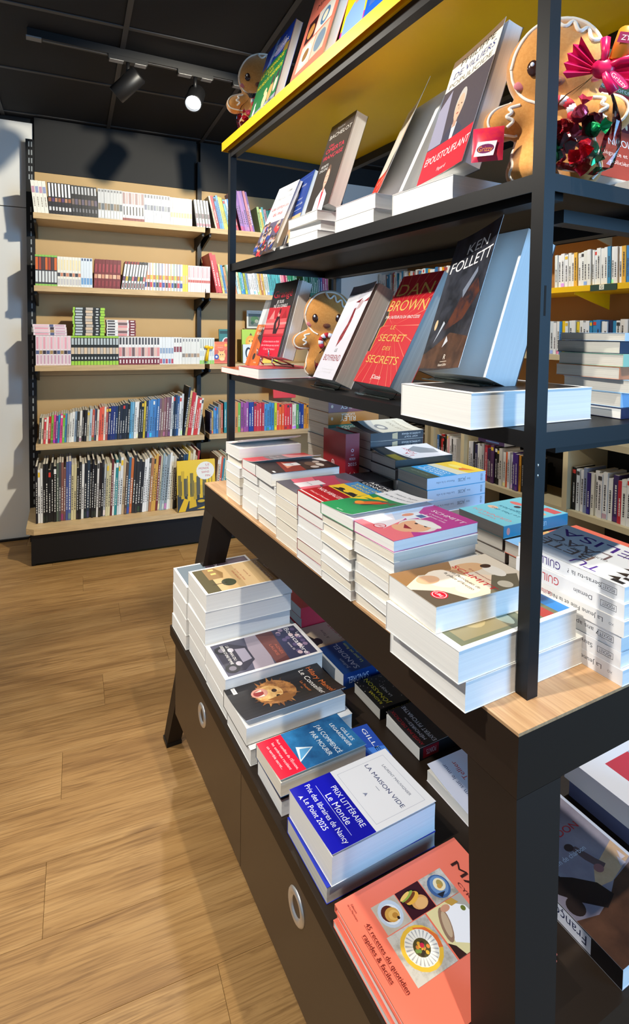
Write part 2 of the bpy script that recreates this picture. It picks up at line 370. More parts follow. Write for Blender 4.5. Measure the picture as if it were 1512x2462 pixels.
# ------------------------------------------------------------------ ceiling track and spotlights
t0, t1 = V((-.44, 2.339, 0)), V((1.05, 2.285, 0)); tdv = (t1-t0).normalized(); tn = V((-tdv.y, tdv.x, 0))
TM = frame((t0.x, t0.y, 2.552), tdv, tn, (0, 0, 1))
tr = empty('lighting_track', TM, 'long black lighting track fixed under the dark ceiling', 'track light')
b = MB(); b.box(0, -.017, 0, 1.49, .017, .034, BLACK); part('rail', b, tr)
b = MB(); b.box(-.004, -.018, -.004, .055, .018, .002, mat((120, 118, 116), .5)); part('end_cap', b, tr)
b = MB(); b.box(0.06, -.006, -.002, 1.45, .006, .001, mat((70, 70, 72), .4)); part('contact_strip', b, tr)
GREYA = mat((150, 148, 146), .5, name='adapter_grey')
def track_spot(s, aim, label, lit=False):
    p = TM @ V((s, 0, 0)); M = frame(p, tdv, tn, (0, 0, 1)); th = empty('track_spotlight', M, label, 'spotlight', 'spotlights on the ceiling track')
    b = MB(); b.box(-.085, -.016, -.020, .085, .016, 0, BLACK); b.box(-.08, -.0165, -.0215, -.02, .0165, -.0195, GREYA); b.box(.03, -.0165, -.0215, .08, .0165, -.0195, GREYA); part('adapter', b, th)
    b = MB(); b.tube([(0, 0, -.018), (0, 0, -.075)], .009, BLACK, 10); part('stem', b, th)
    a = (M.to_3x3().inverted() @ V(aim)).normalized(); q = a.to_track_quat('Z', 'Y').to_matrix().to_4x4(); hm = Matrix.Translation(V((0, 0, -.115))) @ q
    b = MB(); b.lathe([(.0, -.07), (.034, -.07), (.0415, -.062), (.0415, .07), (.038, .074), (.036, .07), (.033, .02), (0, .02)], BLACK, 28, hm); head = part('head', b, th)
    b = MB(); b.lathe([(0, .05), (.0345, .05)], mat((255, 255, 255), .3, emit=((240, 248, 255), 14.)) if lit else mat((40, 40, 44), .2), 24, hm); part('lens', b, head)
    if lit:
        wp = M @ (hm @ V((0, 0, .085))); o = spot('track_spot_beam', wp, wp+V(aim), 60, 60, (1, .95, .88)); 
    return th
track_spot(.41, (-.62, .35, -.62), 'unlit black spotlight aimed away, leftmost on the ceiling track')
track_spot(.72, (-.30, -.62, -.62), 'glowing white spotlight, second from the left on the ceiling track', True)
track_spot(.99, (.1, .12, -1), 'black spotlight half hidden behind the yellow shelf, pointing down')

# ================================================================== BACK WALL BOOKCASE
bc = empty('wall_bookcase', MBK, 'tall maple bookcase with black uprights along the back wall', 'bookcase')
for s in (-.026, .9865, 1.986):
    b = MB(); wd = .022 if s < 0 else .014; b.box(s-wd, .24, 0, s+wd, .30, 2.44, BLACK)
    if s < 0:
        SL = mat((150, 155, 156), .7, name='slot_light')
        for k in range(47):
            z = 2.425-k*.048
            for c_ in ((-.004, .010) if k < 5 else (.003,)):
                if 5 <= k < 8: continue
                b.box(s+c_-.0035, .2385, z-.03, s+c_+.0035, .2405, z, SL)
    part('upright', b, bc)
PANEL = mat((200, 164, 110), .6, noise=((206, 172, 120), 3, .3), name='maple_back_panel')
for s0, s1 in ((-.003, .972), (1.001, 1.972)):
    for z0, z1 in ((.20, 1.02), (1.022, 1.66), (1.662, 2.262)):
        b = MB(); b.box(s0, .285, z0, s1, .30, z1, PANEL); part('back_panel', b, bc)
    b = MB(); b.box(s0, .285, 2.264, s1, .31, 2.585, WBLK); part('header_panel', b, bc)
SZ = (1.9682, 1.5585, 1.1020, .6456); ST = .032
for s0, s1 in ((.0, .972), (1.004, 1.972)):
    for z in SZ:
        b = MB(); b.box(s0, 0, z-ST, s1, .284, z, MAPLE); sh = part('shelf', b, bc)
        for s, e in ((s0+.001, .012), (s1-.013, .012)):
            k = MB(); k.hexa([(s, .03, z-ST-.02), (s+e, .03, z-ST-.02), (s+e, .28, z-ST-.075), (s, .28, z-ST-.075), (s, .03, z-ST), (s+e, .03, z-ST), (s+e, .28, z-ST), (s, .28, z-ST)], BLACK); part('bracket', k, sh)
        if s0 == 0:
            k = MB(); n = 8; pr = [(.004, z+.0005), (.284, z+.0005), (.284, z+.17)]+[(.284-.28*math.sin(a*math.pi/2/n)*.97, z+.17*math.cos(a*math.pi/2/n)) for a in range(1, n)]
            k.mesh([(s1+.004, d, zz) for d, zz in pr]+[(s1+.007, d, zz) for d, zz in pr], [tuple(range(len(pr))), tuple(range(len(pr), 2*len(pr)))[::-1]]+[(i, (i+1) % len(pr), (i+1) % len(pr)+len(pr), i+len(pr)) for i in range(len(pr))], mat((70, 66, 60), .5)); part('shelf_end_plate', k, sh)
b = MB(); pr = [(-.045, .284), (-.045, -.16), (-.005, -.193), (1.972, -.193), (1.972, .284)]
n = len(pr); b.mesh([(x, y, .1815) for x, y in pr]+[(x, y, .2137) for x, y in pr], [tuple(range(n))[::-1], tuple(range(n, 2*n))]+[(i, (i+1) % n, (i+1) % n+n, i+n) for i in range(n)], MAPLE); part('base_shelf', b, bc)
b = MB(); b.box(-.02, -.172, 0.014, 1.97, .284, .1815, BLACK); b.box(-.02, -.16, 0, .0, -.12, .014, BLACK); part('plinth', b, bc)

# spine-out books on shelves -------------------------------------------------
def cname(c):
    names = {'white': (238, 238, 236), 'cream': (232, 220, 190), 'grey': (140, 140, 142), 'black': (25, 25, 28), 'red': (195, 35, 40), 'dark red': (112, 30, 34), 'orange': (230, 115, 45), 'yellow': (240, 205, 60), 'green': (70, 150, 70), 'dark green': (25, 80, 55), 'teal': (50, 145, 150), 'light blue': (130, 185, 220), 'blue': (45, 95, 175), 'navy': (25, 40, 85), 'purple': (95, 55, 140), 'pink': (235, 150, 175), 'brown': (110, 75, 50), 'lilac': (160, 120, 190)}
    return min(names, key=lambda k: sum((a-b)**2 for a, b in zip(names[k], c)))
SPC = {}
def spine_mesh(t, h, d, spec):
    """spec: (spine colour, cover colour, page colour, bands) ; bands: (z0,z1,x0,x1,colour) on the spine; origin: foot of the spine, left"""
    key = (round(t, 4), round(h, 4), round(d, 3), spec)
    if key in SPC: return SPC[key]
    sp, cv, pg, bands = spec; mb = MB(); ms = mat(sp, .42); mc = mat(cv, .42); mp = mat(pg, .8)
    e = .0012
    mb.mesh([(0, 0, 0), (t, 0, 0), (t, d, 0), (0, d, 0), (0, 0, h), (t, 0, h), (t, d, h), (0, d, h)], [(0, 1, 5, 4)], ms)
    mb.mesh([(0, 0, 0), (t, 0, 0), (t, d, 0), (0, d, 0), (0, 0, h), (t, 0, h), (t, d, h), (0, d, h)], [(1, 2, 6, 5), (2, 3, 7, 6), (3, 0, 4, 7), (0, 3, 2, 1)], mc)
    q = h-.002; i = t*.1
    mb.poly([(0, 0, h), (t, 0, h), (t, d, h), (0, d, h)], mc); mb.poly([(i, i, h+.0001), (t-i, i, h+.0001), (t-i, d-.001, h+.0001), (i, d-.001, h+.0001)], mp)
    for k, (z0, z1, x0, x1, c) in enumerate(bands):
        y = -.0001*(k+1); mb.poly([(x0*t, y, z0*h), (x1*t, y, z0*h), (x1*t, y, z1*h), (x0*t, y, z1*h)], mat(c, .42))
    SPC[key] = mb.data('shelved_book'); return SPC[key]
def marks(r, z0, z1, c, n=5):     # little strokes of illegible spine lettering
    out = []; z = z0
    while z < z1:
        l = r.uniform(.015, .04); out.append((round(z, 3), round(min(z+l, z1), 3), .34, .66, c)); z += l+r.uniform(.008, .02)
    return tuple(out)
ORD = ['first', 'second', 'third', 'fourth', 'fifth', 'sixth', 'seventh', 'eighth', 'ninth', 'tenth', 'eleventh', 'twelfth', 'thirteenth', 'fourteenth', 'fifteenth', 'sixteenth', 'seventeenth', 'eighteenth', 'nineteenth']
def ordn(i):
    i += 1
    if i < 20: return ORD[i-1]
    tens = {2: 'twenty', 3: 'thirty', 4: 'forty', 5: 'fifty', 6: 'sixty', 7: 'seventy', 8: 'eighty'}
    t_ = {2: 'twentieth', 3: 'thirtieth', 4: 'fortieth', 5: 'fiftieth', 6: 'sixtieth', 7: 'seventieth', 8: 'eightieth'}
    return t_[i//10] if i % 10 == 0 else tens[i//10]+'-'+ORD[i % 10-1]
RUN = {}
def shelve(M, s, z, specs, d0=.0, lean=0., depth=.115, name='manga_volume', label=None, cat='book', group=None, gap=.0006, jit=.0):
    """place specs [(t,h,spec,label)] from s to the right; lean in radians (positive leans right at the top)"""
    for t, h, spec, lab in specs:
        me = spine_mesh(t, h, depth, spec)
        o = bpy.data.objects.new(name, me); COL.objects.link(o)
        ln = lean+(rnd.uniform(-jit, jit) if jit else 0)
        lz = t*math.sin(abs(ln)) if ln > 0 else 0
        o.matrix_world = M @ Matrix.Translation((s, d0+rnd.uniform(0, .004), z+lz+.0003)) @ Matrix.Rotation(ln, 4, 'Y')
        k_ = RUN.get(lab or label, 0); RUN[lab or label] = k_+1
        tag(o, (lab or label)+((', %s of its run' % ordn(k_)) if label else ''), cat, group); s += t/math.cos(lean)+gap+(abs(math.sin(ln-lean))*h if jit else 0)
    return s
W_, BK_, GR_ = (238, 238, 236), (28, 27, 30), (176, 178, 180)
r1 = random.Random(3)
def series(n, t, h, fn_, lab): return [(t*r1.uniform(.9, 1.1), h, fn_(i), lab) for i in range(n)]
PGc = (225, 220, 208)
# shelf 1 (top)
g1 = 'manga volumes on the top shelf of the back bookcase'
s = .004
S1 = [
 (4, .0185, .180, lambda i: ((240, 238, 228), (235, 232, 222), PGc, ((.62, .82, .1, .9, ((200, 150, 170), (150, 160, 200))[i % 2]),)+marks(random.Random(i), .2, .5, (150, 140, 130))), 'cream manga leaning at the left end of the top shelf'),
 (7, .0170, .178, lambda i: ((34, 32, 38), (30, 30, 32), PGc, ((.56, .98, .25, .8, (240, 240, 244)), (.40, .52, .1, .9, ((150, 90, 60), (90, 60, 110), (180, 130, 100))[i % 3]), (.12, .24, .2, .8, (215, 215, 218)))), 'black manga with white flashes beside the cream ones, top shelf'),
 (8, .0165, .176, lambda i: ((30, 30, 34), (30, 30, 32), PGc, ((.72, .96, .2, .8, (190, 192, 196)), (.38, .56, .1, .9, ((120, 100, 90), (100, 90, 110))[i % 2]), (.14, .26, .25, .75, (120, 120, 126)))), 'mostly black manga in the second dark run, top shelf'),
 (8, .0165, .174, lambda i: ((196, 198, 200), (190, 190, 192), PGc, ((.90, .97, .2, .8, (120, 122, 126)), (.30, .52, .08, .92, ((120, 110, 90), (90, 100, 110), (140, 120, 100))[i % 3]), (.05, .26, .25, .75, (232, 232, 232)))), 'silver grey manga with a picture strip, top shelf'),
 (7, .0165, .172, lambda i: ((228, 228, 230), (220, 220, 222), PGc, ((.58, .97, .1, .9, ((160, 130, 130), (190, 170, 170))[i % 2]), (.2, .5, .3, .7, (60, 60, 64)), (.0, .10, .0, 1., (130, 30, 36)))), 'white manga with a dark red foot, top shelf'),
 (9, .0165, .172, lambda i: ((204, 210, 218), (200, 204, 210), PGc, ((.86, .97, .2, .8, (110, 116, 126)), (.44, .62, .1, .9, ((100, 110, 140), (130, 140, 150), (90, 100, 120))[i % 3]), (.05, .36, .3, .7, (240, 240, 242)))), 'pale blue grey manga in the long middle run, top shelf'),
 (8, .0160, .168, lambda i: ((232, 224, 220), (226, 220, 214), PGc, ((.6, .95, .15, .85, ((226, 190, 200), (214, 200, 190))[i % 2]), (.28, .46, .1, .9, (200, 170, 130)), (.05, .18, .2, .8, (236, 226, 190)))), 'pinkish cream manga, right of the top shelf'),
]
for k, (n, t, h, fn_, lab) in enumerate(S1): s = shelve(MBK, s+.0005, SZ[0], series(n, t, h, fn_, lab), .012, -.10 if k == 0 else (-.05 if k < 3 else -.02), label=lab, group=g1)
lab = 'black and white manga with pink dot, top shelf'
shelve(MBK, s+.026, SZ[0], series(5, .017, .170, lambda i: ((226, 226, 228), (24, 24, 26), PGc, ((.0, 1., .0, .28, (26, 26, 30)), (.62, .95, .35, .9, (244, 244, 246)), (.32, .5, .3, .95, ((120, 100, 110), (90, 90, 100))[i % 2]), (.04, .14, .3, .95, (226, 120, 140)))), lab), .012, -.13, label=lab, group=g1)
# shelf 2
g2 = 'manga volumes on the second shelf of the back bookcase'
S2 = [
 (7, .0150, .176, lambda i: ((60, 60, 66), (60, 60, 60), PGc, ((.94, 1., .0, 1., (140, 200, 90)), (.52, .92, .1, .9, ((224, 110, 50), (170, 70, 50), (90, 60, 60))[i % 3]), (.12, .48, .1, .85, (222, 226, 228)), (.0, .06, .0, 1., (150, 205, 95)))), 'orange and lime manga, left end of the second shelf', 0),
 (8, .0150, .172, lambda i: ((238, 236, 226), (230, 228, 220), PGc, ((.55, .9, .2, .8, (236, 222, 180)), (.34, .46, .05, .95, ((60, 60, 70), (210, 140, 110))[i % 2]), (.06, .26, .15, .85, (200, 198, 200)))), 'cream manga with a dark square on the second shelf', 0),
 (4, .0150, .172, lambda i: ((220, 230, 240), (210, 220, 230), PGc, ((.9, .98, .2, .8, (60, 80, 120)), (.1, .32, .1, .9, (110, 160, 210)))), 'pale blue manga before the dark red run, second shelf', 0),
 (7, .0205, .170, lambda i: ((118, 32, 38), (110, 30, 34), PGc, ((.34, .48, .08, .92, ((210, 150, 120), (230, 190, 160))[i % 2]), (.56, .84, .3, .7, (170, 60, 70)), (.08, .26, .3, .7, (150, 50, 56)))), 'dark red manga in the middle of the second shelf', .04),
 (8, .0165, .168, lambda i: ((232, 232, 232), (30, 30, 30), PGc, ((.0, 1., .72, 1., (30, 28, 30)), (.9, 1., .0, .72, ((150, 40, 40), (40, 36, 38))[i > 4]), (.30, .46, .0, .7, ((90, 40, 100), (210, 180, 60), (60, 110, 90), (220, 120, 120))[i % 4]), (.04, .22, .15, .55, (110, 30, 40)))), 'black white and red manga leaning right, second shelf', .14),
]
s = .006
for k, (n, t, h, fn_, lab, ln) in enumerate(S2): s = shelve(MBK, s+(.0005 if ln == 0 else .006), SZ[1], series(n, t, h, fn_, lab), .012, ln, label=lab, group=g2)
s = .600
for n, t, h, fn_, lab in [
 (13, .0172, .168, lambda i: ((240, 240, 238), (236, 236, 236), PGc, ((.0, 1., .0, .18, ((40, 60, 150), (230, 120, 60), (150, 40, 40), (240, 200, 60), (60, 140, 80), (30, 30, 60))[i % 6]), (.40, .56, .2, .95, ((240, 200, 60), (230, 130, 60))[i % 2]), (.12, .30, .2, .95, ((60, 80, 170), (40, 40, 50), (200, 60, 70))[i % 3]), (.64, .92, .35, .8, (214, 214, 220)))), 'white manga with coloured edge and cartoon, second shelf'),
 (2, .015, .168, lambda i: ((244, 212, 70), (240, 205, 60), PGc, ((.3, .6, .2, .8, (236, 190, 160)),)), 'yellow manga before the pink run, second shelf'),
 (10, .0136, .166, lambda i: ((240, 222, 224), (236, 220, 222), PGc, ((.55, .95, .2, .8, ((238, 170, 180), (244, 196, 204))[i % 2]), (.36, .46, .05, .95, (200, 90, 80)), (.06, .28, .2, .8, (246, 240, 240)))), 'pale pink manga, right end of the second shelf')]:
    s = shelve(MBK, s+.0005, SZ[1], series(n, t, h, fn_, lab), .012, 0, label=lab, group=g2)
# shelf 3: standing row with stacks lying on top
g3 = 'manga volumes standing on the third shelf of the back bookcase'
s = .004
PINK3 = lambda i: ((242, 226, 230), (238, 220, 224), PGc, ((.55, .95, .2, .8, ((238, 170, 186), (246, 205, 214))[i % 2]), (.38, .50, .05, .95, ((90, 100, 140), (170, 140, 90), (60, 50, 60))[i % 3]), (.05, .34, .3, .75, (214, 170, 190))))
LIME3 = lambda i: ((32, 34, 32), (30, 30, 30), PGc, ((.94, 1., .0, 1., (165, 215, 70)), (.70, .92, .15, .85, (190, 200, 204)), (.38, .60, .05, .95, ((226, 200, 170), (200, 190, 180))[i % 2]), (.0, .14, .05, .95, (165, 215, 70)), (.2, .28, .25, .75, (200, 205, 205))))
RED3 = lambda i: ((238, 236, 236), (232, 230, 230), PGc, ((.72, .97, .2, .8, (70, 66, 70)), (.30, .62, .05, .95, ((226, 150, 150), (120, 90, 90), (230, 190, 180))[i % 3]), (.0, .24, .0, 1., (122, 34, 46)), (.05, .18, .3, .7, (240, 230, 230))))
for n, t, h, fn_, lab in [
 (10, .0180, .172, PINK3, 'pink and white manga, left end of the third shelf'),
 (15, .0172, .172, LIME3, 'black manga with a lime green foot, third shelf'),
 (13, .0182, .170, RED3, 'white manga with a dark red foot, third shelf'),
 (5, .0162, .170, lambda i: ((232, 236, 240), (226, 230, 236), PGc, ((.40, .60, .1, .9, (150, 170, 200)), (.03, .2, .1, .9, ((190, 70, 90), (120, 130, 180))[i % 2]))), 'white manga with a crimson label, third shelf'),
 (3, .0165, .170, lambda i: ((236, 236, 234), (230, 230, 228), PGc, ((.45, .65, .1, .9, (140, 60, 70)), (.8, .95, .3, .7, (90, 90, 96)))), 'white manga with a dark picture, third shelf'),
 (6, .0182, .168, lambda i: ((228, 228, 224), (222, 222, 220), PGc, ((.26, .40, .05, .95, ((140, 130, 120), (190, 160, 130))[i % 2]), (.85, .95, .3, .7, (120, 120, 124)))), 'off white manga with a small picture, third shelf'),
 (6, .0150, .168, lambda i: ((230, 236, 232), (224, 230, 226), PGc, ((.0, .14, .05, .95, (150, 205, 90)), (.6, .95, .3, .7, (170, 176, 174)), (.3, .5, .2, .8, (196, 206, 214)))), 'white manga with a pale green foot, third shelf')]:
    s = shelve(MBK, s+.0004, SZ[2], series(n, t, h, fn_, lab), .012, 0, label=lab, group=g3)
def lying_stack(M, s, z, n, t, h, fn_, lab, grp, d0=.014):
    for i in range(n):
        me = spine_mesh(t, h, .115, fn_(i)); o = bpy.data.objects.new('manga_volume', me); COL.objects.link(o)
        o.matrix_world = M @ Matrix.Translation((s+rnd.uniform(-.003, .003)+h, d0+rnd.uniform(-.003, .003), z+.0004+i*(t+.0004))) @ Matrix.Rotation(-math.pi/2, 4, 'Y')
        tag(o, lab+', %s from the bottom' % ORD[i], 'book', grp)
lying_stack(MBK, -.008, SZ[2]+.1735, 4, .0155, .174, PINK3, 'pink manga lying in the left stack, third shelf', 'manga lying on the third shelf row')
lying_stack(MBK, .200, SZ[2]+.1735, 10, .0163, .174, LIME3, 'lime and black manga lying in the tallest stack', 'manga lying on the third shelf row')
lying_stack(MBK, .385, SZ[2]+.1735, 6, .0158, .166, RED3, 'pink and red manga lying in the right stack', 'manga lying on the third shelf row')

# mixed shelves: every book its own look
def mixed(M, s, s_end, z, cols, h0, h1, t0_, t1_, where, grp, lean0=0., lean1=0., depth=.16, d0=.012, name='shelved_book', seed=1, hj=.012, thick=None):
    r = random.Random(seed); i = 0; n = len(cols)
    while s < s_end and i < n:
        c = cols[i]; t = (thick[i] if thick else r.uniform(t0_, t1_)); f = i/max(1, n-1); h = h0+(h1-h0)*f+r.uniform(-hj, hj); ln = lean0+(lean1-lean0)*f
        if s+t/math.cos(ln) > s_end+.003: break
        lum = sum(c)/3; mk = (240, 238, 232) if lum < 130 else (60, 56, 60)
        bands = marks(r, .18, r.uniform(.5, .86), mk)
        k = r.random()
        if k < .3: bands += ((.02, .12, .05, .95, tuple(max(0, min(255, int(x*r.uniform(.5, 1.3)+20))) for x in c)),)
        if .3 < k < .5: bands += ((.86, .95, .1, .9, r.choice([(240, 240, 240), (220, 60, 50), (240, 200, 60), (60, 60, 60)])),)
        lab = '%s spine, %s from the left %s' % (cname(c), ordn(i), where)
        shelve(M, s, z, [(t, h, (tuple(c), tuple(c), (216, 210, 196), bands), lab)], d0+r.uniform(0, .012), ln, depth, name, group=grp)
        s += t/math.cos(ln)+.0008; i += 1
    return s
def X_(s_): return [tuple(int(h[i:i+2], 16) for i in (0, 2, 4)) for h in s_.split()]
S4C = X_('3a3a30 e8e0c8 d8404a f0ead8 c8202c 8ab84a e84a9a 5a3a8a 30a0c8 e84a9a 7ac04a 4a90c8 b8b8b0 e8e8e4 f0f0ec 8aa0b8 3a3a3a e8e4dc 28282c 1e1e22 c8c0a8 b8d0dc c85a48 48506a e8e0d4 e85a48 e86a50 ece4da b05a54 1e2a60 24347c 24347c 1e3a6a 3a3a40 20283a 1c2430 242c3a 1a1a1e 5aa0c8 7ab4d4 f0f0ee e8e8e6 1c1c1c 202420 d8c030 1e2c50 5a8ac8 5090d0 4a88c8 4480c4 3c78bc 7a5a70 8a6a60 94626a 86606a 6a4a5a e4e8ea 2c3c50 243a5c 2a5a9a e8eaec d0d4d8')
s = mixed(MBK, .012, .985, SZ[3], S4C, .150, .262, .0100, .0146, 'on the fourth back shelf', 'books on the fourth shelf of the back bookcase', .05, .05, .17, .012, seed=11, hj=.006)
s = mixed(MBK, s+.003, .972, SZ[3], X_('101828 d8c088 c82028 c83030 e8e8e0 d83830 d84038 e0e0dc'), .305, .225, .010, .0145, 'in the leaning group, fourth back shelf', 'leaning books on the fourth shelf of the back bookcase', .13, .13, .18, .005, seed=5, hj=.012)
S5C = X_('16141c e8e8e8 e8e8e8 141416 141416 161618 18181a 121214 58665a 4a4a50 8a5a52 80544e 4a5a9a 5a6aa8 d8cca0 d0c498 1a1a1c 1c1c1e e8e8e6 20242c 2a3a4a 16161a 181820 1a1a1c e0dcd8 241c1c 202024 b8bcc0 d0c8a0 d8d0a8 6a2a30 f0f0ee 2a8a90 d8dce0 e4e8ea c8b090 5a4a40 3a6a90 d07038 303032 303032 2c2c30 2c2c30 f0f0f0 f2f2f2 c8c8c4 b07850 d8a850 d8a850 7a2a2a c8c0a8 9ab0b8 a8b8c4 8a98a0 f0f0ee e8e8e0 d0c8b8 202020 1c1c1c 2a2a2a 2a4a6a 2a4a6a e8c840 d8c8a0 e0d8c0 c0b090 a82828')
s = mixed(MBK, .000, .99, .2140, S5C, .318, .335, .0098, .0150, 'on the bottom back shelf', 'albums on the bottom shelf of the back bookcase', .0, .10, .24, -.10, 'comic_album', seed=21, hj=.022)

# ---- second bay of the back bookcase
mixed(MBK, 1.042, 1.30, SZ[0], X_('d8d0b8 d83848 4a90d0 68a8d8 f0e060 e8d850 78b8e0 d8e8f0 4888c8 5a78b8 c03848'), .215, .185, .011, .016, 'on the top shelf, right bay', 'books on the top shelf of the right bay', -.24, -.24, .18, .0, seed=31, hj=.010)
mixed(MBK, 1.215, 1.34, SZ[0], X_('9a70b8 8a60b0 b080c0 9878c0 d08898 7a60a8'), .272, .262, .014, .017, 'in the lilac group, right bay', 'lilac books on the top shelf of the right bay', -.24, -.24, .2, .02, seed=32, hj=.004)
mixed(MBK, 1.345, 1.72, SZ[0], X_('b8d890 f0d860 68c0c8 d8a8b0 4a9890 3a8a80 e83858 e84a60 e86a40 e87040 4a20b0 5020c0 e87838 68a0b0 a09860 d06838'), .165, .150, .011, .018, 'in the colourful run, top shelf, right bay', 'colourful leaning books on the top shelf of the right bay', -.20, -.16, .17, .012, seed=33, hj=.014)
mixed(MBK, 1.046, 1.10, SZ[1], X_('c83038 d84048'), .255, .245, .017, .020, 'of the two big red leaning books', 'big red books on the second shelf of the right bay', -.20, -.20, .22, -.01, seed=34, hj=.0)
mixed(MBK, 1.094, 1.72, SZ[1], X_('f0d878 4a98d8 d8a070 8aa878 f0f0e8 2a5a78 e89868 b8e0f0 f0e0a8 70c8c0 2888c0 b8c020 88b0e0 f0f4f4 f4f4f4 f0eef0 e8eaf0 d8e4ec e8b850 b87848 e8c050 d8e0dc d4dcd8 50b0b8 4aaab4 48a8b0 48a8b0 50b0b8 58b4bc e8a8b0 e090a0 c02858 b02850 28885a 2a9060 2c9464 2a8c5c 207848'), .185, .165, .0105, .0150, 'on the second shelf, right bay', 'picture books on the second shelf of the right bay', -.20, -.14, .17, .012, seed=35, hj=.010)
mixed(MBK, 1.665, 1.96, SZ[1], X_('207048 1e6a44 206c46 1a6040 206848 2a7850 206c48 1c6442 30406a 4a5a98 c04878 b83868 d05080'), .165, .160, .0120, .0150, 'in the green run, right bay', 'green paperbacks on the second shelf of the right bay', -.12, -.08, .13, .012, seed=36, hj=.004)
mixed(MBK, 1.012, 1.11, SZ[3], X_('403860 d8b860 5a98d0 4a90d0 3a80c8 8a8a8a b89870 d85838'), .150, .205, .008, .0115, 'among the thin books, fourth shelf right bay', 'thin books on the fourth shelf of the right bay', .0, .0, .15, .012, seed=37, hj=.010)
mixed(MBK, 1.105, 1.72, SZ[3], X_('2a8a9a 2a90a0 d8c088 c8d0d8 d89050 78b848 a050a0 a050a0 9848a0 1a3a98 1a3a98 c82838 d03040 c82838 b82030 4a98d8 4290d0 3a88c8 3a88c8 c8d820 e84020 e86818 e85818 e82830 e03028 c01848 e8e8d8 e4e4dc 58a850 183a90 1a3a98 e8a020 e89820 d86828'), .205, .165, .0155, .0195, 'in the bright run, fourth shelf right bay', 'bright children books on the fourth shelf of the right bay', .0, .0, .15, .012, seed=38, hj=.008)
mixed(MBK, 1.012, 1.80, .2140, X_('c8a888 f0e8d8 d86048 3a88a0 e8e0c0 4aa8a8 d8c050 c83838 5a68a8 f0f0e8 383838 d07838 58a058 e8d8c8 a84858 3a78b0 c8c8c0 e0b848 782838 3a5aa0 d8c0a8 e85838 982830 d8d8d0 4a5a90 b86838 e0d0b0 7a3030 3060a0 c8b890 d05838 a02838'), .30, .27, .008, .013, 'on the bottom shelf, right bay', 'thin albums on the bottom shelf of the right bay', .10, .05, .22, -.10, 'comic_album', seed=39, hj=.012)

def face_book(name, label, s, d, z, w_, h_, t, cover, art, tilt=.14, yawd=0., cat='book', group=None):
    """cover facing the room on the back bookcase, leaning back"""
    M = MBK @ Matrix.Translation((s, d, z)) @ Matrix.Rotation(yawd, 4, 'Z') @ Matrix.Rotation(-tilt, 4, 'X')
    U = M.to_3x3(); o = M.translation; X = U @ V((1, 0, 0)); Y = U @ V((0, 0, 1)); Z = X.cross(Y)
    return book(name, label, w_, h_, t, frame(o-Z*t+V((0, 0, t*math.sin(tilt)+.0005)), X, Y, Z), cover, art=art, hard=True, cat=cat, group=group)
DK = (40, 36, 40)
face_book('comic_album', 'yellow album with grey towers facing out on the bottom shelf', .770, -.188, .2142, .232, .305, .022, (236, 196, 20), [
    ('r', 0, 0, 1, .34, (52, 54, 58)), ('p', [(.02, .0), (.2, .0), (.3, .22), (.18, .26)], (226, 184, 30)), ('p', [(.5, .03), (.95, .12), (.8, .02)], (226, 184, 30)), ('e', .62, .17, .17, .06, (40, 42, 46)), ('e', .62, .18, .1, .03, (200, 164, 30)),
    ('p', [(.3, .05), (.5, .08), (.46, .3), (.32, .28)], (214, 174, 30)),
    *[('r', x, .2+y0, x+.085, .2+y1, c) for x, y0, y1, c in ((.02, .1, .52, (120, 104, 36)), (.1, .05, .60, (206, 170, 30)), (.17, .1, .45, (96, 92, 66)), (.26, .0, .38, (224, 186, 40)), (.33, .08, .55, (120, 108, 50)), (.42, .02, .36, (180, 150, 40)), (.5, .1, .48, (88, 86, 74)), (.58, .04, .3, (216, 178, 30)), (.66, .08, .42, (110, 100, 60)), (.75, .02, .35, (226, 190, 50)), (.84, .06, .30, (120, 110, 60)), (.91, .0, .22, (190, 158, 40)))],
    *[('r', .02+.08*i, .30+.02*(i % 3), .035+.08*i, .55+.05*(i % 4), (70, 68, 60)) for i in range(12)],
    ('e', .74, .78, .24, .18, (238, 236, 230)), ('t', 'LE', .80, .90, .042, (196, 40, 60), {'fit': .10}), ('t', 'MONDE', .70, .83, .042, (196, 40, 60), {'fit': .26}), ('t', 'SANS', .74, .755, .042, (196, 40, 60), {'fit': .2}), ('t', 'FIN', .80, .68, .042, (196, 40, 60), {'fit': .12})], .10, .0)
face_book('board_book', 'orange board book with a cat and a blue ball on the third shelf', 1.028, .02, SZ[2]+.0002, .105, .142, .02, (236, 112, 52), [
    ('r', .06, .05, .94, .62, (214, 92, 60)), ('e', .56, .36, .25, .2, (246, 196, 120)), ('p', [(.4, .5), (.36, .62), (.5, .54)], (246, 196, 120)), ('p', [(.72, .5), (.78, .62), (.62, .54)], (246, 196, 120)), ('e', .5, .4, .03, .025, DK), ('e', .64, .4, .03, .025, DK), ('e', .25, .3, .15, .12, (50, 80, 170)), ('e', .25, .3, .07, .05, (226, 230, 240)), ('e', .6, .2, .16, .08, (250, 214, 150)), ('e', .16, .84, .09, .07, (240, 150, 60)), ('e', .84, .84, .09, .07, (244, 190, 70)), ('t', 'MON IMAGIER', .5, .83, .04, (250, 200, 90), {'fit': .4}), ('t', 'CHAT', .5, .74, .035, (250, 236, 220), {'fit': .34})], .10)
face_book('board_book', 'teal board book with a red bird behind the orange one', 1.10, .13, SZ[2]+.0002, .10, .225, .015, (44, 120, 110), [('e', .5, .6, .3, .16, (230, 240, 236)), ('e', .5, .62, .2, .11, (170, 40, 40)), ('p', [(.5, .6), (.6, .52), (.42, .52)], (240, 180, 60)), ('r', .05, .86, .95, .95, (20, 60, 54))], .08)
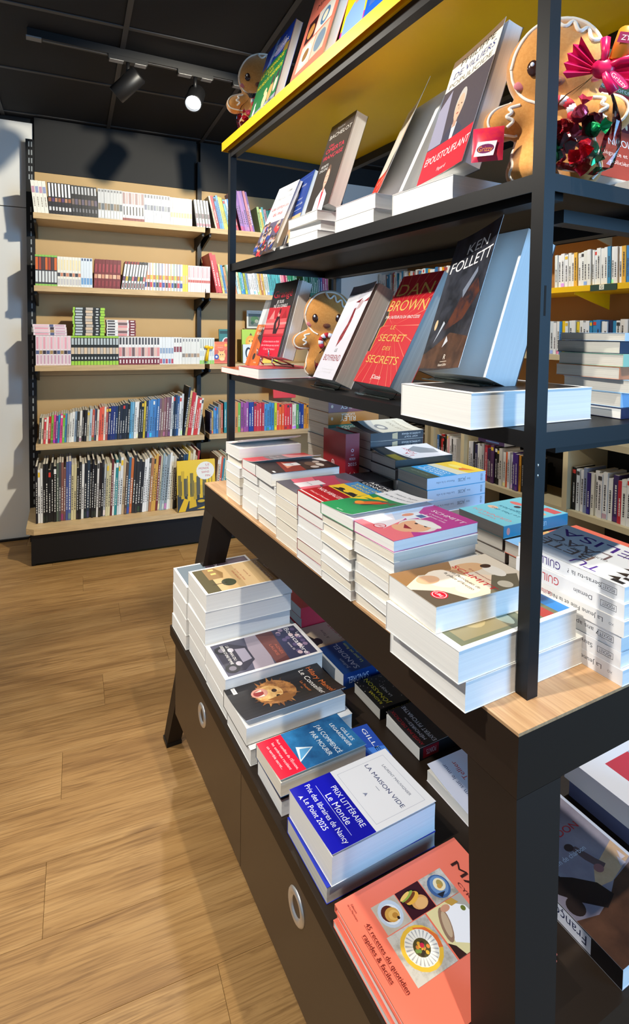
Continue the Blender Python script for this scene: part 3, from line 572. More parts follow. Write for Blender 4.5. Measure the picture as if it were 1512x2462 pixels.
face_book('board_book', 'lime green board book with a round lion, third shelf right bay', 1.255, .12, SZ[2]+.0002, .125, .225, .02, (176, 212, 40), [('e', .5, .62, .3, .2, (244, 170, 40)), ('e', .5, .62, .2, .13, (250, 190, 60)), ('e', .42, .65, .03, .02, DK), ('e', .58, .65, .03, .02, DK), ('e', .5, .58, .07, .03, (250, 230, 190)), ('e', .5, .38, .38, .05, (240, 160, 120)), ('t', 'LE LION', .5, .38, .03, (240, 250, 230), {'fit': .4}), ('p', [(.42, .82), (.5, .9), (.58, .82)], (110, 70, 30))], .08)
face_book('board_book', 'lime green board book with a brown animal, half hidden by the orange hardback', 1.385, .12, SZ[2]+.0002, .125, .238, .02, (184, 220, 50), [('e', .5, .6, .3, .2, (226, 140, 50)), ('e', .42, .63, .03, .02, DK), ('e', .58, .63, .03, .02, DK), ('e', .5, .4, .36, .05, (244, 200, 140)), ('t', 'LE CHIEN', .5, .4, .03, (120, 60, 30), {'fit': .4})], .08)
face_book('board_book', 'white board book with a penguin in front of the lion book', 1.235, .03, SZ[2]+.0002, .105, .125, .018, (214, 224, 232), [('e', .35, .55, .2, .3, (30, 30, 36)), ('e', .38, .5, .13, .24, (244, 244, 244)), ('p', [(.45, .7), (.62, .66), (.46, .62)], (240, 150, 40)), ('e', .3, .26, .1, .06, (230, 120, 40)), ('t', 'PINGOUIN', .72, .14, .05, (190, 60, 60), {'fit': .4})], .08)
face_book('board_book', 'yellow board book beside the penguin book', 1.352, .03, SZ[2]+.0002, .11, .13, .018, (246, 206, 40), [('e', .5, .5, .26, .2, (250, 236, 150)), ('e', .42, .54, .03, .03, DK), ('e', .58, .54, .03, .03, DK), ('t', 'POUSSIN', .5, .2, .06, (200, 80, 40), {'fit': .5})], .08)
face_book('framed_picture_book', 'small white picture book with a green drawing standing high on the third shelf', 1.315, .22, SZ[2]+.235, .115, .125, .012, (224, 220, 208), [('r', .1, .1, .9, .82, (110, 114, 100)), ('e', .5, .5, .25, .2, (80, 120, 60)), ('e', .62, .4, .12, .1, (170, 170, 150)), ('e', .35, .3, .1, .1, (60, 80, 50)), ('t', 'Histoires', .5, .9, .04, (120, 110, 90), {'fit': .6})], .05)
b = MB(); b.box(1.30, .23, SZ[2], 1.45, .275, SZ[2]+.2335, mat((150, 120, 80), .6)); 
tag(link('display_block', b.data('display_block'), None, MBK), 'plain wooden riser block at the back of the third shelf', 'block')
face_book('picture_book', 'bright red book with two cartoon heads lying across the fourth shelf row', 1.475, .10, SZ[3]+.205, .16, .15, .02, (206, 30, 36), [('e', .4, .5, .16, .22, (170, 140, 90)), ('e', .36, .55, .04, .05, DK), ('e', .46, .55, .04, .05, DK), ('e', .74, .52, .14, .16, (70, 80, 110)), ('e', .74, .52, .08, .09, (200, 206, 214)), ('e', .74, .5, .03, .04, DK), ('r', .1, .85, .9, .93, (170, 20, 26))], .25, -.1)
# yellow ribbon on the third shelf end
mb = MB(); YR = mat((246, 200, 20), .4); mb.tube([(.982, .0, SZ[2]+.02), (.987, -.004, SZ[2]+.06), (.995, -.006, SZ[2]+.10)], [.012, .010, .006], YR, 6)
mb.ellipsoid((.985, -.004, SZ[2]+.11), (.016, .006, .010), YR); mb.ellipsoid((1.012, -.004, SZ[2]+.105), (.016, .006, .010), YR); mb.ellipsoid((.998, -.006, SZ[2]+.107), (.007, .007, .007), YR)
tag(link('ribbon_bow', mb.data('ribbon_bow'), None, MBK), 'yellow ribbon bow hanging at the end of the third shelf', 'ribbon')

# ================================================================== RIGHT WALL SHELVING
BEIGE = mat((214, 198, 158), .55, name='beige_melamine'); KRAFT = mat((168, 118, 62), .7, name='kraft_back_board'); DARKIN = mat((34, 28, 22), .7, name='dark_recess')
RM = frame((2.0, 3.42, 0), (0, -1, 0), (1, 0, 0), (0, 0, 1))     # s runs towards the camera, d into the wall
ru = empty('paperback_shelving', RM, 'wall shelving with yellow metal shelves along the right wall', 'bookcase')
b = MB(); b.box(.0, .30, .835, 4.2, .32, 2.3, KRAFT); part('back_board', b, ru)
b = MB(); b.box(-.02, -.02, .835, .0, .30, 2.3, mat((226, 230, 222), .6)); part('end_panel', b, ru)
for z, m in ((1.215, BEIGE), (1.567, YEL), (1.90, BEIGE)):
    b = MB(); b.box(0, 0, z-.028, 4.2, .30, z, m); shf = part('shelf', b, ru)
    for s_ in (.95, 1.93, 2.9):
        k = MB(); k.hexa([(s_, .01, z-.04), (s_+.006, .01, z-.04), (s_+.006, .29, z-.11), (s_, .29, z-.11), (s_, .01, z-.028), (s_+.006, .01, z-.028), (s_+.006, .29, z-.028), (s_, .29, z-.028)], m); part('bracket', k, shf)
b = MB(); b.box(2.03, -.003, 1.535, 2.17, -.0008, 1.566, mat((38, 66, 52), .5)); b.box(2.08, -.0045, 1.54, 2.105, -.003, 1.565, mat((240, 236, 214), .5)); lh = part('label_holder', b, ru)
def lab_fn(x, y, lay): return (2.08+x, -.0046-lay*LAY, 1.54+y)
part('letter', art_mesh([('t', 'G', .5, .5, .6, (40, 40, 40))], .025, .025, lab_fn, 0, 'text'), lh)
WB = 'f0f0ec f2f2f0 e8ecf0 f4f4f0 3a8ad0 f0f2f4 e8eef2 f2f2f0 f4f0ec e0e8ec f0b840 f0f0ee 8a706a f2f2ee eceee6 f0f0ea e4e8e2 f2f2ee f0b030 e8a828 f0f0ec 2a98a8 f2f2f0 ecf0ee f0f0ee f4f4f4 3a90c0 2a88b8 f0f0f4 f2f2f2 e8e8e0 f4f4f0'
def rowcols(n, seed, base=WB):
    r = random.Random(seed); c = X_(base); return [r.choice(c) for _ in range(n)]
mixed(RM, 1.80, 2.36, 1.567, rowcols(40, 5), .172, .182, .014, .021, 'on the yellow wall shelf', 'white paperbacks on the yellow shelf', -.03, -.03, .12, .02, 'paperback', seed=51, hj=.006)
mixed(RM, .03, .98, 1.567, rowcols(60, 6, WB+' 4a88b8 3a78b0 5a98c0 d03030'), .205, .195, .013, .019, 'in the far run, yellow wall shelf', 'paperbacks at the far end of the yellow shelf', -.02, -.02, .12, .02, 'paperback', seed=52, hj=.010)
mixed(RM, 1.76, 2.36, 1.215, rowcols(40, 7, WB+' f0d030 d02840 f0c820 202850 f0ece4'), .172, .180, .015, .022, 'in the row below the yellow shelf', 'white paperbacks below the yellow shelf', -.01, -.01, .12, .02, 'paperback', seed=53, hj=.006)

lu = empty('low_bookcase', frame((1.86, 3.42, 0), (0, -1, 0), (1, 0, 0), (0, 0, 1)), 'low beige bookcase below the right wall shelving', 'bookcase')
LM = lu.matrix_world.copy()
b = MB(); b.box(0, -.01, .80, 4.0, .44, .83, BEIGE); part('top_board', b, lu)
b = MB(); b.box(0, .30, 0, 4.0, .44, .80, DARKIN); part('back_board', b, lu)
b = MB(); b.box(0, 0, .44, 4.0, .30, .468, BEIGE); part('shelf', b, lu)
for s_ in (.0, .96, 1.02, 1.30, 2.02, 2.9):
    b = MB(); b.box(s_, -.004, 0, s_+.028, .30, .80, BEIGE); part('divider', b, lu)
b = MB(); b.box(0, .01, 0, 4.0, .03, .06, DARKIN); part('plinth', b, lu)
DKB = '141414 181614 1c1a18 101010 1a1a1a 141210 1c1c1c 2a2018 e8e0d0 d84030 a05038 8a3a28 d08030'
mixed(LM, .40, .955, .468, rowcols(30, 8, DKB), .20, .18, .013, .022, 'in the low bookcase, far dark group', 'dark paperbacks in the low bookcase', 0, 0, .14, .02, 'paperback', seed=61, hj=.012)
mixed(LM, 1.052, 1.275, .468, X_('2a6ab0 141414 c83030 101010 1c1c1c e0d8cc e8b0b0 f0f0f0 18181c e8e8e8 e0e0e0'), .21, .20, .012, .020, 'in the low bookcase, narrow bay', 'books in the narrow bay of the low bookcase', 0, 0, .14, .02, 'paperback', seed=62, hj=.012)
mixed(LM, 1.335, 2.012, .468, X_('e8e8e8 d0d0d4 141418 2a2a58 f0f0ee e8e8e8 c8c8c8 d84050 4a2a58 3a2248 5a3460 101010 1a1a1a e0dcd0 f0efe8 e86838 f0f0f0 e8e8ee 4a2a88 4a2a88 e8a030 202020 e0a028 282828'), .215, .195, .014, .022, 'in the low bookcase, middle bay', 'books in the middle bay of the low bookcase', 0, 0, .14, .02, 'paperback', seed=63, hj=.016)
mixed(LM, 2.055, 2.85, .468, X_('141414 e8eef0 f0f0f0 8a98b8 2a1a70 f0eee0 f0f0ea eeeae6 f2f2ee f0f0ec 3a2a60 c82838 f0efe6 f2f2ee e8eef2 f0f0f0 8aa8d0 f2f2f2 f0f0f0 e8e8e4 d8d8e8 f0f0f0 e0e0e0 c8d0e0 f0f0f0'), .205, .21, .017, .026, 'in the low bookcase, nearest bay', 'white books in the nearest bay of the low bookcase', 0, 0, .14, .02, 'paperback', seed=64, hj=.012)
for i in range(5):
    me = spine_mesh(.024, .2, .14, ((230, 232, 236) if i % 2 else (70, 50, 90), (230, 230, 230), (216, 210, 196), ((.2, .7, .35, .65, (90, 130, 180)),)))
    o = link('paperback', me, None, LM @ Matrix.Translation((1.42+.2+rnd.uniform(-.01, .01), .02, .468+.226+i*.0246)) @ Matrix.Rotation(-math.pi/2, 4, 'Y'))
    tag(o, '%s flat book from the bottom on the middle bay row of the low bookcase' % ORD[i], 'book', 'books lying on the middle bay row')

# ================================================================== DISPLAY UNIT (table + cabinet + shelf frame)
TD, TL, TH = .494, 1.22, .85
du = empty('display_table', Matrix.Identity(4), 'black display table with oak top, tapered legs, shelf frame and cabinet below', 'display table')
b = MB(); b.box(0, 0, TH-.004, TD, TL, TH, TABLEW); part('tabletop', b, du)
AP = .080
for x0, y0, x1, y1 in ((0, 0, .02, TL), (TD-.02, 0, TD, TL), (.02, 0, TD-.02, .02), (.02, TL-.02, TD-.02, TL)):
    b = MB(); b.box(x0, y0, TH-AP, x1, y1, TH-.0042, BLACKW); part('apron', b, du)
zt = TH-AP-.0005
for sx, sy in ((0, 0), (0, 1), (1, 0), (1, 1)):
    def P_(x, y, z): return (TD-x if sx else x, TL-y if sy else y, z)
    top = [(0, 0), (.076, 0), (.076, .081), (0, .081)]; bot = [(-.098, -.113), (-.055, -.113), (-.055, -.070), (-.098, -.070)]
    b = MB(); pts = [P_(x, y, 0.0) for x, y in bot]+[P_(x, y, zt) for x, y in top]
    if sx != sy: pts = [pts[i] for i in (3, 2, 1, 0, 7, 6, 5, 4)]
    b.hexa(pts, BLACKW); lg = part('leg', b, du)
    b = MB(); q = [P_(x, y, 0) for x, y in ((-.099, -.114), (-.051, -.114), (-.051, -.066), (-.099, -.066))]
    b.box(min(a[0] for a in q), min(a[1] for a in q), 0, max(a[0] for a in q), max(a[1] for a in q), .012, BLACK); part('foot', b, lg)
# cabinet / bench below
ZB = .437; CX0, CX1, CY0, CY1 = -.108, TD+.108, -.023, 1.207
b = MB(); b.box(CX0, CY0, ZB-.03, CX1, CY1, ZB, BLACKW); part('bench_top', b, du)
b = MB(); b.box(CX0+.034, CY0+.02, .168, CX1-.034, CY1-.008, ZB-.0305, BLACKW); cab = part('cabinet', b, du)
for y0, y1, ring in ((.648, 1.199, .925), (.095, .646, .378), (-.003, .093, None)):
    b = MB(); b.box(CX0+.014, y0, .165, CX0+.033, y1, ZB-.034, BROWN); dr = part('door', b, cab)
    if ring is None: continue
    b = MB(); HM = frame((CX0+.0135, ring, .330), (0, 1, 0), (0, 0, 1), (-1, 0, 0)).normalized() if False else frame((CX0+.0138, ring, .330), (0, 0, 1), (0, 1, 0), (-1, 0, 0))
    b.lathe([(.0, -.006), (.010, -.0045), (.0175, .0010), (.0195, .0030), (.0255, .0038), (.0285, .0020), (.0295, 0)], mat((214, 216, 218), .38, .85, name='brushed_ring'), 28, HM); part('ring_handle', b, dr)
# shelf frame
PX0, PWD, PYN, PYF = .056, .0187, .0376, 1.1634; PX1 = TD-.056-PWD; ZTOP = 1.842
for x in (PX0, PX1):
    for y in (PYN, PYF):
        b = MB(); b.box(x, y, TH, x+PWD, y+PWD, ZTOP, BLACK); po = part('post', b, du)
        if y == PYN and x == PX0:
            b = MB(); DKS = mat((5, 5, 6), .9); b.box(x+.006, y-.0002, 1.335, x+.0095, y+.0008, 1.372, DKS); part('slot', b, po)
            b = MB()
            for zz in (1.150, 1.137): b.ellipsoid((x+.006, y, zz), (.002, .0006, .002), CHROME, 8, 5)
            part('screw', b, po)
def tray(zt_, h):
    x0, x1, y0, y1 = PX0+.004, PX1+PWD-.004, PYN+.004, PYF+PWD-.004
    b = MB(); b.box(x0+.0015, y0+.0015, zt_-.002, x1-.0015, y1-.0015, zt_, BLACK); t_ = part('shelf_tray', b, du)
    for xa, ya, xb, yb in ((x0, y0+PWD-.004, x0+.0015, y1-PWD+.004), (x1-.0015, y0+PWD-.004, x1, y1-PWD+.004), (x0+PWD-.004, y0, x1-PWD+.004, y0+.0015), (x0+PWD-.004, y1-.0015, x1-PWD+.004, y1)):
        k = MB(); k.box(xa, ya, zt_-h, xb, yb, zt_+.0003, BLACK); part('shelf_lip', k, t_)
    k = MB()
    for xa in (x0+.03, x1-.06): k.box(xa, y0+.02, zt_-h-.004, xa+.03, y1-.02, zt_-.0021, BLACK)
    part('support_rail', k, t_)
    k = MB(); k.box(x0+.10, y0+.05, zt_-h-.022, x1-.02, y0+.075, zt_-h-.0041, BLACK); part('cross_brace', k, t_)
tray(1.510, .021); tray(1.189, .021)
# top frame rails and yellow top shelf
for nm, (xa, ya, xb, yb) in (('frame_rail', (PX0+.001, PYN, PX0+.019, PYF+PWD)), ('frame_rail', (PX1, PYN, PX1+.018, PYF+PWD)), ('frame_rail', (PX0+.019, PYN, PX1, PYN+.018)), ('frame_rail', (PX0+.019, PYF, PX1, PYF+.018))):
    b = MB(); b.box(xa, ya, ZTOP-.022, xb, yb, ZTOP, BLACK); part(nm, b, du)
b = MB(); yx0, yx1, yy0, yy1 = .040, TD-.040, .012, PYF+PWD+.014
b.box(yx0+.001, yy0+.001, ZTOP+.020, yx1-.001, yy1-.001, ZTOP+.0235, YEL); ys = part('top_shelf', b, du)
for xa, ya, xb, yb in ((yx0, yy0, yx0+.001, yy1), (yx1-.001, yy0, yx1, yy1), (yx0, yy0, yx1, yy0+.001), (yx0, yy1-.001, yx1, yy1)):
    b = MB(); b.box(xa, ya, ZTOP-.0005, xb, yb, ZTOP+.0238, YEL); part('shelf_lip', b, ys)
b = MB(); b.box(yx0+.012, yy0+.012, ZTOP+.0003, yx1-.012, yy1-.012, ZTOP+.0198, YEL); part('shelf_core', b, ys)
Z2, Z3, ZY = 1.5104, 1.1894, ZTOP+.0240

# ================================================================== BOOKS ON THE TABLE
rb = random.Random(12)
def stack(x, y, z, w_, h_, ts, covers, psi=0., place=lying, label='plain paperback', grp=None, jx=.004, jp=.02, pages=None, cat='book', name='paperback'):
    """plain books piled bottom up, returns the top z"""
    for i, t in enumerate(ts):
        a = psi+rb.uniform(-jp, jp); pg = (pages[i % len(pages)] if pages else rb.choice((PG_W, PG_W, PG_C)))
        book(name, '%s, %s from the bottom' % (label, ORD[i]), w_, h_, t, place(x+rb.uniform(-jx, jx), y+rb.uniform(-jx, jx)*.4, z+.0003, a), covers[i % len(covers)], pages=pg, group=grp)
        z += t+.0004
    return z
WC = (244, 244, 242)
gT = 'paperbacks piled along the front of the table'
# pile 1 (far end)
z = stack(.016, 1.068, TH, .108, .178, [.026, .022, .024, .025, .023], [WC, (236, 236, 240)], label='white paperback in the farthest pile on the table', grp=gT)
book('paperback', 'thick white paperback with lifted cover on top of the farthest table pile', .108, .182, .031, lying(.012, 1.062, z, .01), WC, pages=PG_W, lift=.022, art=[('p', [(.3, .02), (.9, .05), (.8, .3), (.2, .2)], (214, 60, 50)), ('r', .1, .5, .9, .8, (236, 236, 232))])
# pile 2
z = stack(.012, .934, TH, .103, .178, [.030, .034, .020, .022], [(244, 240, 230), WC], label='cream paperback in the second pile from the far end', grp=gT)
book('paperback', 'red and grey paperback with lifted cover on the second pile', .103, .178, .024, lying(.012, .934, z, .02), (190, 40, 50), pages=PG_W, lift=.014, art=[('r', 0, .0, 1, .32, (214, 60, 70)), ('r', 0, .32, 1, .62, (130, 120, 122)), ('p', [(0, .62), (1, .62), (1, 1), (.4, 1)], (230, 150, 150)), ('t', 'LE SILENCE', .5, .42, .05, (240, 240, 240), {'fit': .8}), ('t', 'DES VAINCUES', .5, .52, .04, (235, 200, 200), {'fit': .8}), ('t', 'roman', .5, .16, .035, (240, 190, 190), {'fit': .3})])
# pile 3
z = stack(.010, .820, TH, .110, .178, [.021, .021, .021, .021, .021], [WC, (246, 242, 232)], label='white paperback in the third pile from the far end', grp=gT)
book('paperback', 'paperback with dark photo cover and white sticker on the third pile', .106, .178, .031, lying(.010, .838, z, .03), (44, 36, 38), pages=PG_W, art=[('r', 0, 0, 1, .35, (60, 52, 54)), ('p', [(0, .3), (1, .2), (1, .5), (.2, .55)], (150, 60, 50)), ('p', [(.1, .35), (.7, .3), (.5, .45)], (236, 150, 120)), ('r', .25, .34, .52, .55, (236, 232, 234)), ('p', [(.2, .6), (.9, .5), (1, .9), (.3, .95)], (70, 50, 46)), ('e', .5, .7, .2, .08, (120, 90, 76)), ('e', .65, .8, .16, .05, (220, 206, 196)), ('e', .36, .82, .1, .05, (200, 180, 170)), ('e', .8, .68, .1, .06, (210, 196, 190)), ('p', [(.0, .85), (.4, .95), (.4, 1), (0, 1)], (240, 236, 236)), ('r', .8, .05, .95, .08, (240, 240, 240)), ('t', 'prix', .38, .45, .05, (120, 110, 140), {'fit': .2})])
# pile 4
z = stack(.006, .699, TH, .110, .178, [.024, .025, .026, .024], [(246, 240, 228), WC], label='cream paperback in the fourth pile from the far end', grp=gT, pages=[PG_C])
book('paperback', 'paperback with grey and pink blurred cover on the fourth pile', .110, .180, .028, lying(.004, .700, z, .01), (92, 88, 100), pages=PG_C, art=[('p', [(0, .2), (1, .1), (1, .35), (0, .5)], (226, 110, 130)), ('p', [(0, .5), (1, .4), (1, .65), (.1, .8)], (190, 70, 96)), ('r', .3, .15, .62, .5, (234, 228, 236)), ('p', [(.2, .75), (.9, .65), (.8, .85)], (150, 90, 110)), ('t', 'coup de coeur', .46, .33, .03, (120, 100, 130), {'fit': .26})])
# pile 5
z = stack(.000, .580, TH, .106, .178, [.018, .022, .026, .020, .022], [(232, 232, 240), (150, 60, 70), WC], label='white paperback in the fifth pile from the far end', grp=gT)
book('paperback', 'red yellow and blue travel novel on the fifth pile', .106, .178, .030, lying(-.002, .580, z, .0), (150, 30, 36), pages=PG_W, art=[('r', 0, 0, 1, .40, (160, 28, 36)), ('r', 0, .03, 1, .05, (230, 200, 200)), ('r', 0, .40, 1, .62, (240, 200, 60)), ('r', 0, .62, 1, .82, (70, 140, 200)), ('r', 0, .82, 1, 1., (34, 34, 40)), ('p', [(.1, .42), (.3, .5), (.5, .44), (.8, .52), (.9, .42)], (60, 50, 40)), ('e', .3, .49, .1, .025, DK), ('e', .7, .48, .12, .03, DK), ('t', 'NOUVEAUTÉ', .5, .27, .065, (244, 236, 236), {'fit': .86}), ('t', 'Michel Moatti', .5, .13, .03, (236, 200, 200), {'fit': .7}), ('t', 'SANS LOI', .5, .75, .05, (250, 220, 60), {'fit': .75}), ('t', "D'ÉROS", .5, .67, .05, (250, 220, 60), {'fit': .6}), ('t', 'ARCHI', .5, .94, .055, (250, 250, 250), {'fit': .7}), ('t', 'CONNER', .5, .86, .055, (250, 250, 250), {'fit': .8})])
# pile 6
z = stack(-.004, .469, TH, .105, .180, [.017, .018, .017, .019, .018, .016, .017], [WC], label='white paperback in the sixth pile from the far end', grp=gT)
book('paperback', 'green paperback with a red fish among yellow petals on the sixth pile', .108, .182, .020, lying(-.008, .470, z, -.03), (44, 138, 84), pages=PG_W, lift=.008, liftp=3, art=[('r', 0, .68, 1, 1, (232, 234, 240)), ('p', [(.02, .48), (.3, .56), (.0, .60)], (244, 206, 40)), ('p', [(.0, .34), (.25, .5), (.05, .5)], (246, 210, 50)), ('p', [(.2, .52), (.55, .62), (.2, .64)], (240, 196, 40)), ('e', .46, .44, .13, .19, (90, 104, 80), -.5), ('e', .42, .42, .09, .14, (226, 110, 50), -.5), ('e', .3, .36, .09, .05, (240, 150, 60)), ('e', .58, .50, .06, .09, (210, 70, 40), -.5), ('p', [(.62, .56), (.86, .5), (.8, .64)], (104, 100, 70)), ('e', .5, .36, .03, .06, (60, 70, 60), -.5), ('t', 'Mélanie Taquet', .5, .88, .035, (90, 96, 110), {'fit': .62, 'shear': .2}), ('t', 'Sur les chemins noirs', .5, .78, .035, (70, 80, 100), {'fit': .8, 'shear': .2}), ('t', 'folio', .5, .05, .03, (200, 230, 210), {'fit': .2})])
# pile 7
PINKISH = (238, 236, 232)
z = stack(.002, .360, TH, .108, .178, [.018, .017, .019, .016, .018, .017, .016], [PINKISH, WC], label='cream paperback in the pile under the pink cover', grp=gT, jp=.05, pages=[PG_C, PG_W])
FACE = (232, 176, 140)
book('paperback', 'pink paperback with a smiling old lady and flying bed on the seventh pile', .109, .182, .018, lying(-.002, .362, z, -.045), (190, 70, 150), pages=PG_W, art=[
    ('p', [(0, 0), (1, 0), (1, .22), (.6, .34), (.2, .40), (0, .62)], (236, 120, 130)), ('p', [(0, .1), (.5, .12), (.36, .4), (0, .8)], (236, 230, 236)), ('p', [(.0, .45), (.3, .35), (.22, .66), (.0, .86)], (200, 214, 236)), ('p', [(.08, .52), (.36, .46), (.4, .66), (.16, .7)], (226, 232, 244)), ('e', .18, .56, .06, .07, (222, 150, 120)), ('r', .26, .58, .44, .70, (240, 240, 244)), ('r', .28, .60, .42, .68, (90, 110, 160)),
    ('e', .66, .44, .3, .18, (226, 222, 216), .2), ('e', .66, .40, .24, .17, FACE, .2), ('e', .62, .26, .18, .07, FACE), ('p', [(.5, .36), (.74, .33), (.64, .28)], (150, 50, 60)), ('e', .58, .46, .03, .015, DK), ('e', .76, .48, .03, .015, DK), ('e', .7, .54, .24, .06, (236, 234, 230), .2), ('e', .38, .13, .10, .06, (210, 30, 50)), ('e', .38, .13, .085, .05, (238, 200, 206)), ('t', 'LIRE', .38, .13, .03, (200, 30, 50), {'fit': .12}),
    ('t', 'SCHMITT', .58, .86, .062, (246, 236, 244), {'fit': .72}), ('t', "L'homme et", .52, .77, .03, (246, 232, 244), {'fit': .4}), ('t', 'la dame rose', .55, .715, .03, (246, 232, 244), {'fit': .45})])
# pile 8: two big books and Schmitt
book('large_paperback', 'thick white book at the bottom of the nearest table pile', .152, .222, .039, lying(-.034, .207, TH+.0003, -.018), WC, pages=PG_W, group='books of the nearest table pile')
book('large_paperback', 'thick book with a landscape cover, second in the nearest table pile', .146, .222, .041, lying(-.047, .201, TH+.0400, -.024), WC, pages=PG_W, group='books of the nearest table pile', art=[('r', .08, .05, .95, .97, (110, 112, 84)), ('p', [(.1, .1), (.9, .1), (.9, .5), (.5, .6), (.1, .4)], (146, 134, 98)), ('e', .6, .3, .2, .1, (176, 160, 118)), ('e', .7, .5, .2, .05, (190, 196, 170)), ('p', [(.08, .05), (.5, .05), (.3, .3), (.08, .4)], (70, 92, 90)), ('r', .08, .72, .95, .82, (170, 60, 50)), ('r', .08, .86, .95, .97, (40, 130, 210)), ('t', 'BLEU', .5, .915, .05, (240, 244, 250), {'fit': .3}), ('p', [(.3, .6), (.9, .62), (.9, .7), (.3, .7)], (190, 180, 150))])
SK = (224, 178, 142)
book('paperback', 'paperback with an engraved reclining figure on the nearest table pile', .108, .180, .035, lying(-.040, .206, TH+.0815, .03), (226, 214, 196), pages=PG_W, group='books of the nearest table pile', art=[
    ('r', 0, 0, 1, 1, (222, 208, 188)), ('p', [(0, .0), (.4, 0), (.2, .2), (.3, .5), (0, .6)], (150, 112, 70)), ('p', [(.5, .0), (1, 0), (1, .3), (.7, .2)], (92, 80, 66)), ('e', .42, .36, .26, .17, (240, 226, 208), .3), ('e', .36, .22, .12, .10, SK), ('e', .66, .62, .16, .14, (236, 208, 180), -.4), ('e', .28, .66, .14, .16, (214, 170, 126)), ('e', .78, .40, .14, .10, (238, 224, 206)), ('p', [(.6, .74), (1, .5), (1, .8), (.7, .95)], (110, 102, 84)), ('e', .5, .82, .2, .07, (230, 222, 210)), ('e', .34, .82, .06, .05, (70, 50, 40)), ('e', .88, .72, .1, .06, (200, 190, 170)), ('p', [(.2, .45), (.5, .55), (.3, .58)], (180, 140, 104)),
    ('t', 'SCHMITT', .56, .58, .06, (196, 30, 44), {'fit': .8}), ('t', 'Éric-Emmanuel', .52, .66, .022, (150, 60, 50), {'fit': .4}), ('t', 'Les Perroquets de', .56, .49, .034, (70, 56, 44), {'fit': .56}), ('t', "la place d'Arezzo", .56, .43, .034, (70, 56, 44), {'fit': .56}), ('e', .76, .14, .11, .065, (206, 30, 50)), ('e', .76, .14, .095, .055, (240, 210, 212)), ('e', .76, .14, .085, .048, (206, 30, 50)), ('t', 'LIRE', .76, .14, .03, (250, 240, 240), {'fit': .12})])

# ---- rear row of the table (reader on the other side)
gR = 'paperbacks in the rear row of the table'
def spine_txt(parts, bg=None):
    return ([('r', 0, 0, 1, 1, bg)] if bg else [])+list(parts)
z = stack(.482, .998, TH, .128, .178, [.040, .038, .037, .036], [(60, 120, 110), (90, 60, 80)], 0, lying_rear, 'grey edged novel low in the saga pile at the far end', gR, pages=[PG_G])
for i, (c, tx) in enumerate((((70, 130, 118), 'RILEY'), ((196, 128, 50), 'RILEY'), ((128, 58, 56), 'RILEY'))):
    book('saga_novel', ('teal', 'ochre', 'wine red')[i]+' saga novel spine in the far rear table pile', .128, .178, .036, lying_rear(.482, .998, z+.0003, 0), c, pages=PG_G, group='saga novels in the rear table pile', spine_art=[('t', tx, .62, .55, .42, (240, 232, 214), {'fit': .3}), ('t', 'LUCINDA', .62, .2, .2, (240, 232, 214), {'fit': .26}), ('e', .93, .5, .022, .14, (226, 200, 170))]); z += .0366
z = stack(.486, .785, TH, .112, .172, [.026, .024, .026, .024, .026, .024], [(40, 40, 90), (50, 50, 54), (120, 110, 100)], 0, lying_rear, 'grey edged thriller in the pile beside the red guide', gR, pages=[PG_G])
for i in range(2):
    book('paperback', 'dark thriller with a keyhole spine, %s of the two' % ('lower', 'upper')[i], .112, .172, .0225, lying_rear(.486, .785, z+.0003, .02), (206, 204, 196) if i else (54, 54, 58), spine=(58, 58, 62), pages=PG_G, lift=.016 if i else 0., spine_art=[('p', [(.50, .1), (.60, .2), (.60, .8), (.50, .9)], (196, 178, 140)), ('t', 'LA FEMME DE MÉNAGE', .24, .35, .22, (220, 218, 212), {'fit': .36}), ('t', 'VOIT TOUT', .24, .7, .22, (220, 218, 212), {'fit': .26})], art=[('p', [(0, 0), (1, .0), (1, .6), (0, .8)], (232, 226, 206)), ('e', .5, .6, .22, .1, (150, 150, 150)), ('e', .5, .6, .12, .06, (232, 228, 214)), ('t', 'VOIT TOUT', .5, .34, .06, (150, 140, 120), {'fit': .7}), ('r', 0, .86, 1, 1, (50, 48, 40)), ('t', 'LA FEMME DE MÉNAGE', .5, .2, .05, (160, 150, 130), {'fit': .8})]); z += .0230
# red guide standing upright
RED = (158, 26, 40)
guide = book('guide_book', 'thick dark red restaurant guide standing upright between the table piles', .118, .200, .042, frame((.243, .797, TH+.0003), (0, 1, 0), (0, 0, 1), (1, 0, 0)), RED, pages=PG_G, hard=True, spine_art=[('t', 'MICHELIN', .67, .5, .16, (236, 214, 216), {'fit': .09, 'rot': -math.pi/2}), ('t', '2025', .60, .5, .2, (236, 214, 216), {'fit': .13, 'rot': -math.pi/2}), ('e', .78, .5, .022, .1, (230, 200, 204)), ('e', .78, .5, .013, .06, RED), ('e', .47, .5, .035, .2, (230, 200, 204)), ('e', .48, .5, .028, .14, RED), ('t', 'LE GUIDE', .72, .5, .08, (236, 214, 216), {'fit': .04, 'rot': -math.pi/2})])
# the badge on its side facing the aisle
b = MB(); HMg = frame((.1, 0, 0), (1, 0, 0), (0, 1, 0), (0, 0, 1))
def gfn(x, y, lay): return (x, y, -.0001-lay*LAY)
part('badge', art_mesh([('e', .55, .56, .07, .055, (232, 206, 208)), ('e', .55, .565, .045, .035, RED), ('e', .55, .57, .02, .018, (232, 206, 208))], .118, .2, gfn, 0, 'art'), guide)
book('paperback', 'small black paperback lying between the saga pile and the white spines', .105, .17, .024, lying_rear(.42, .672, TH+.0003, .02), (26, 26, 32), pages=PG_G, group=gR) if False else None
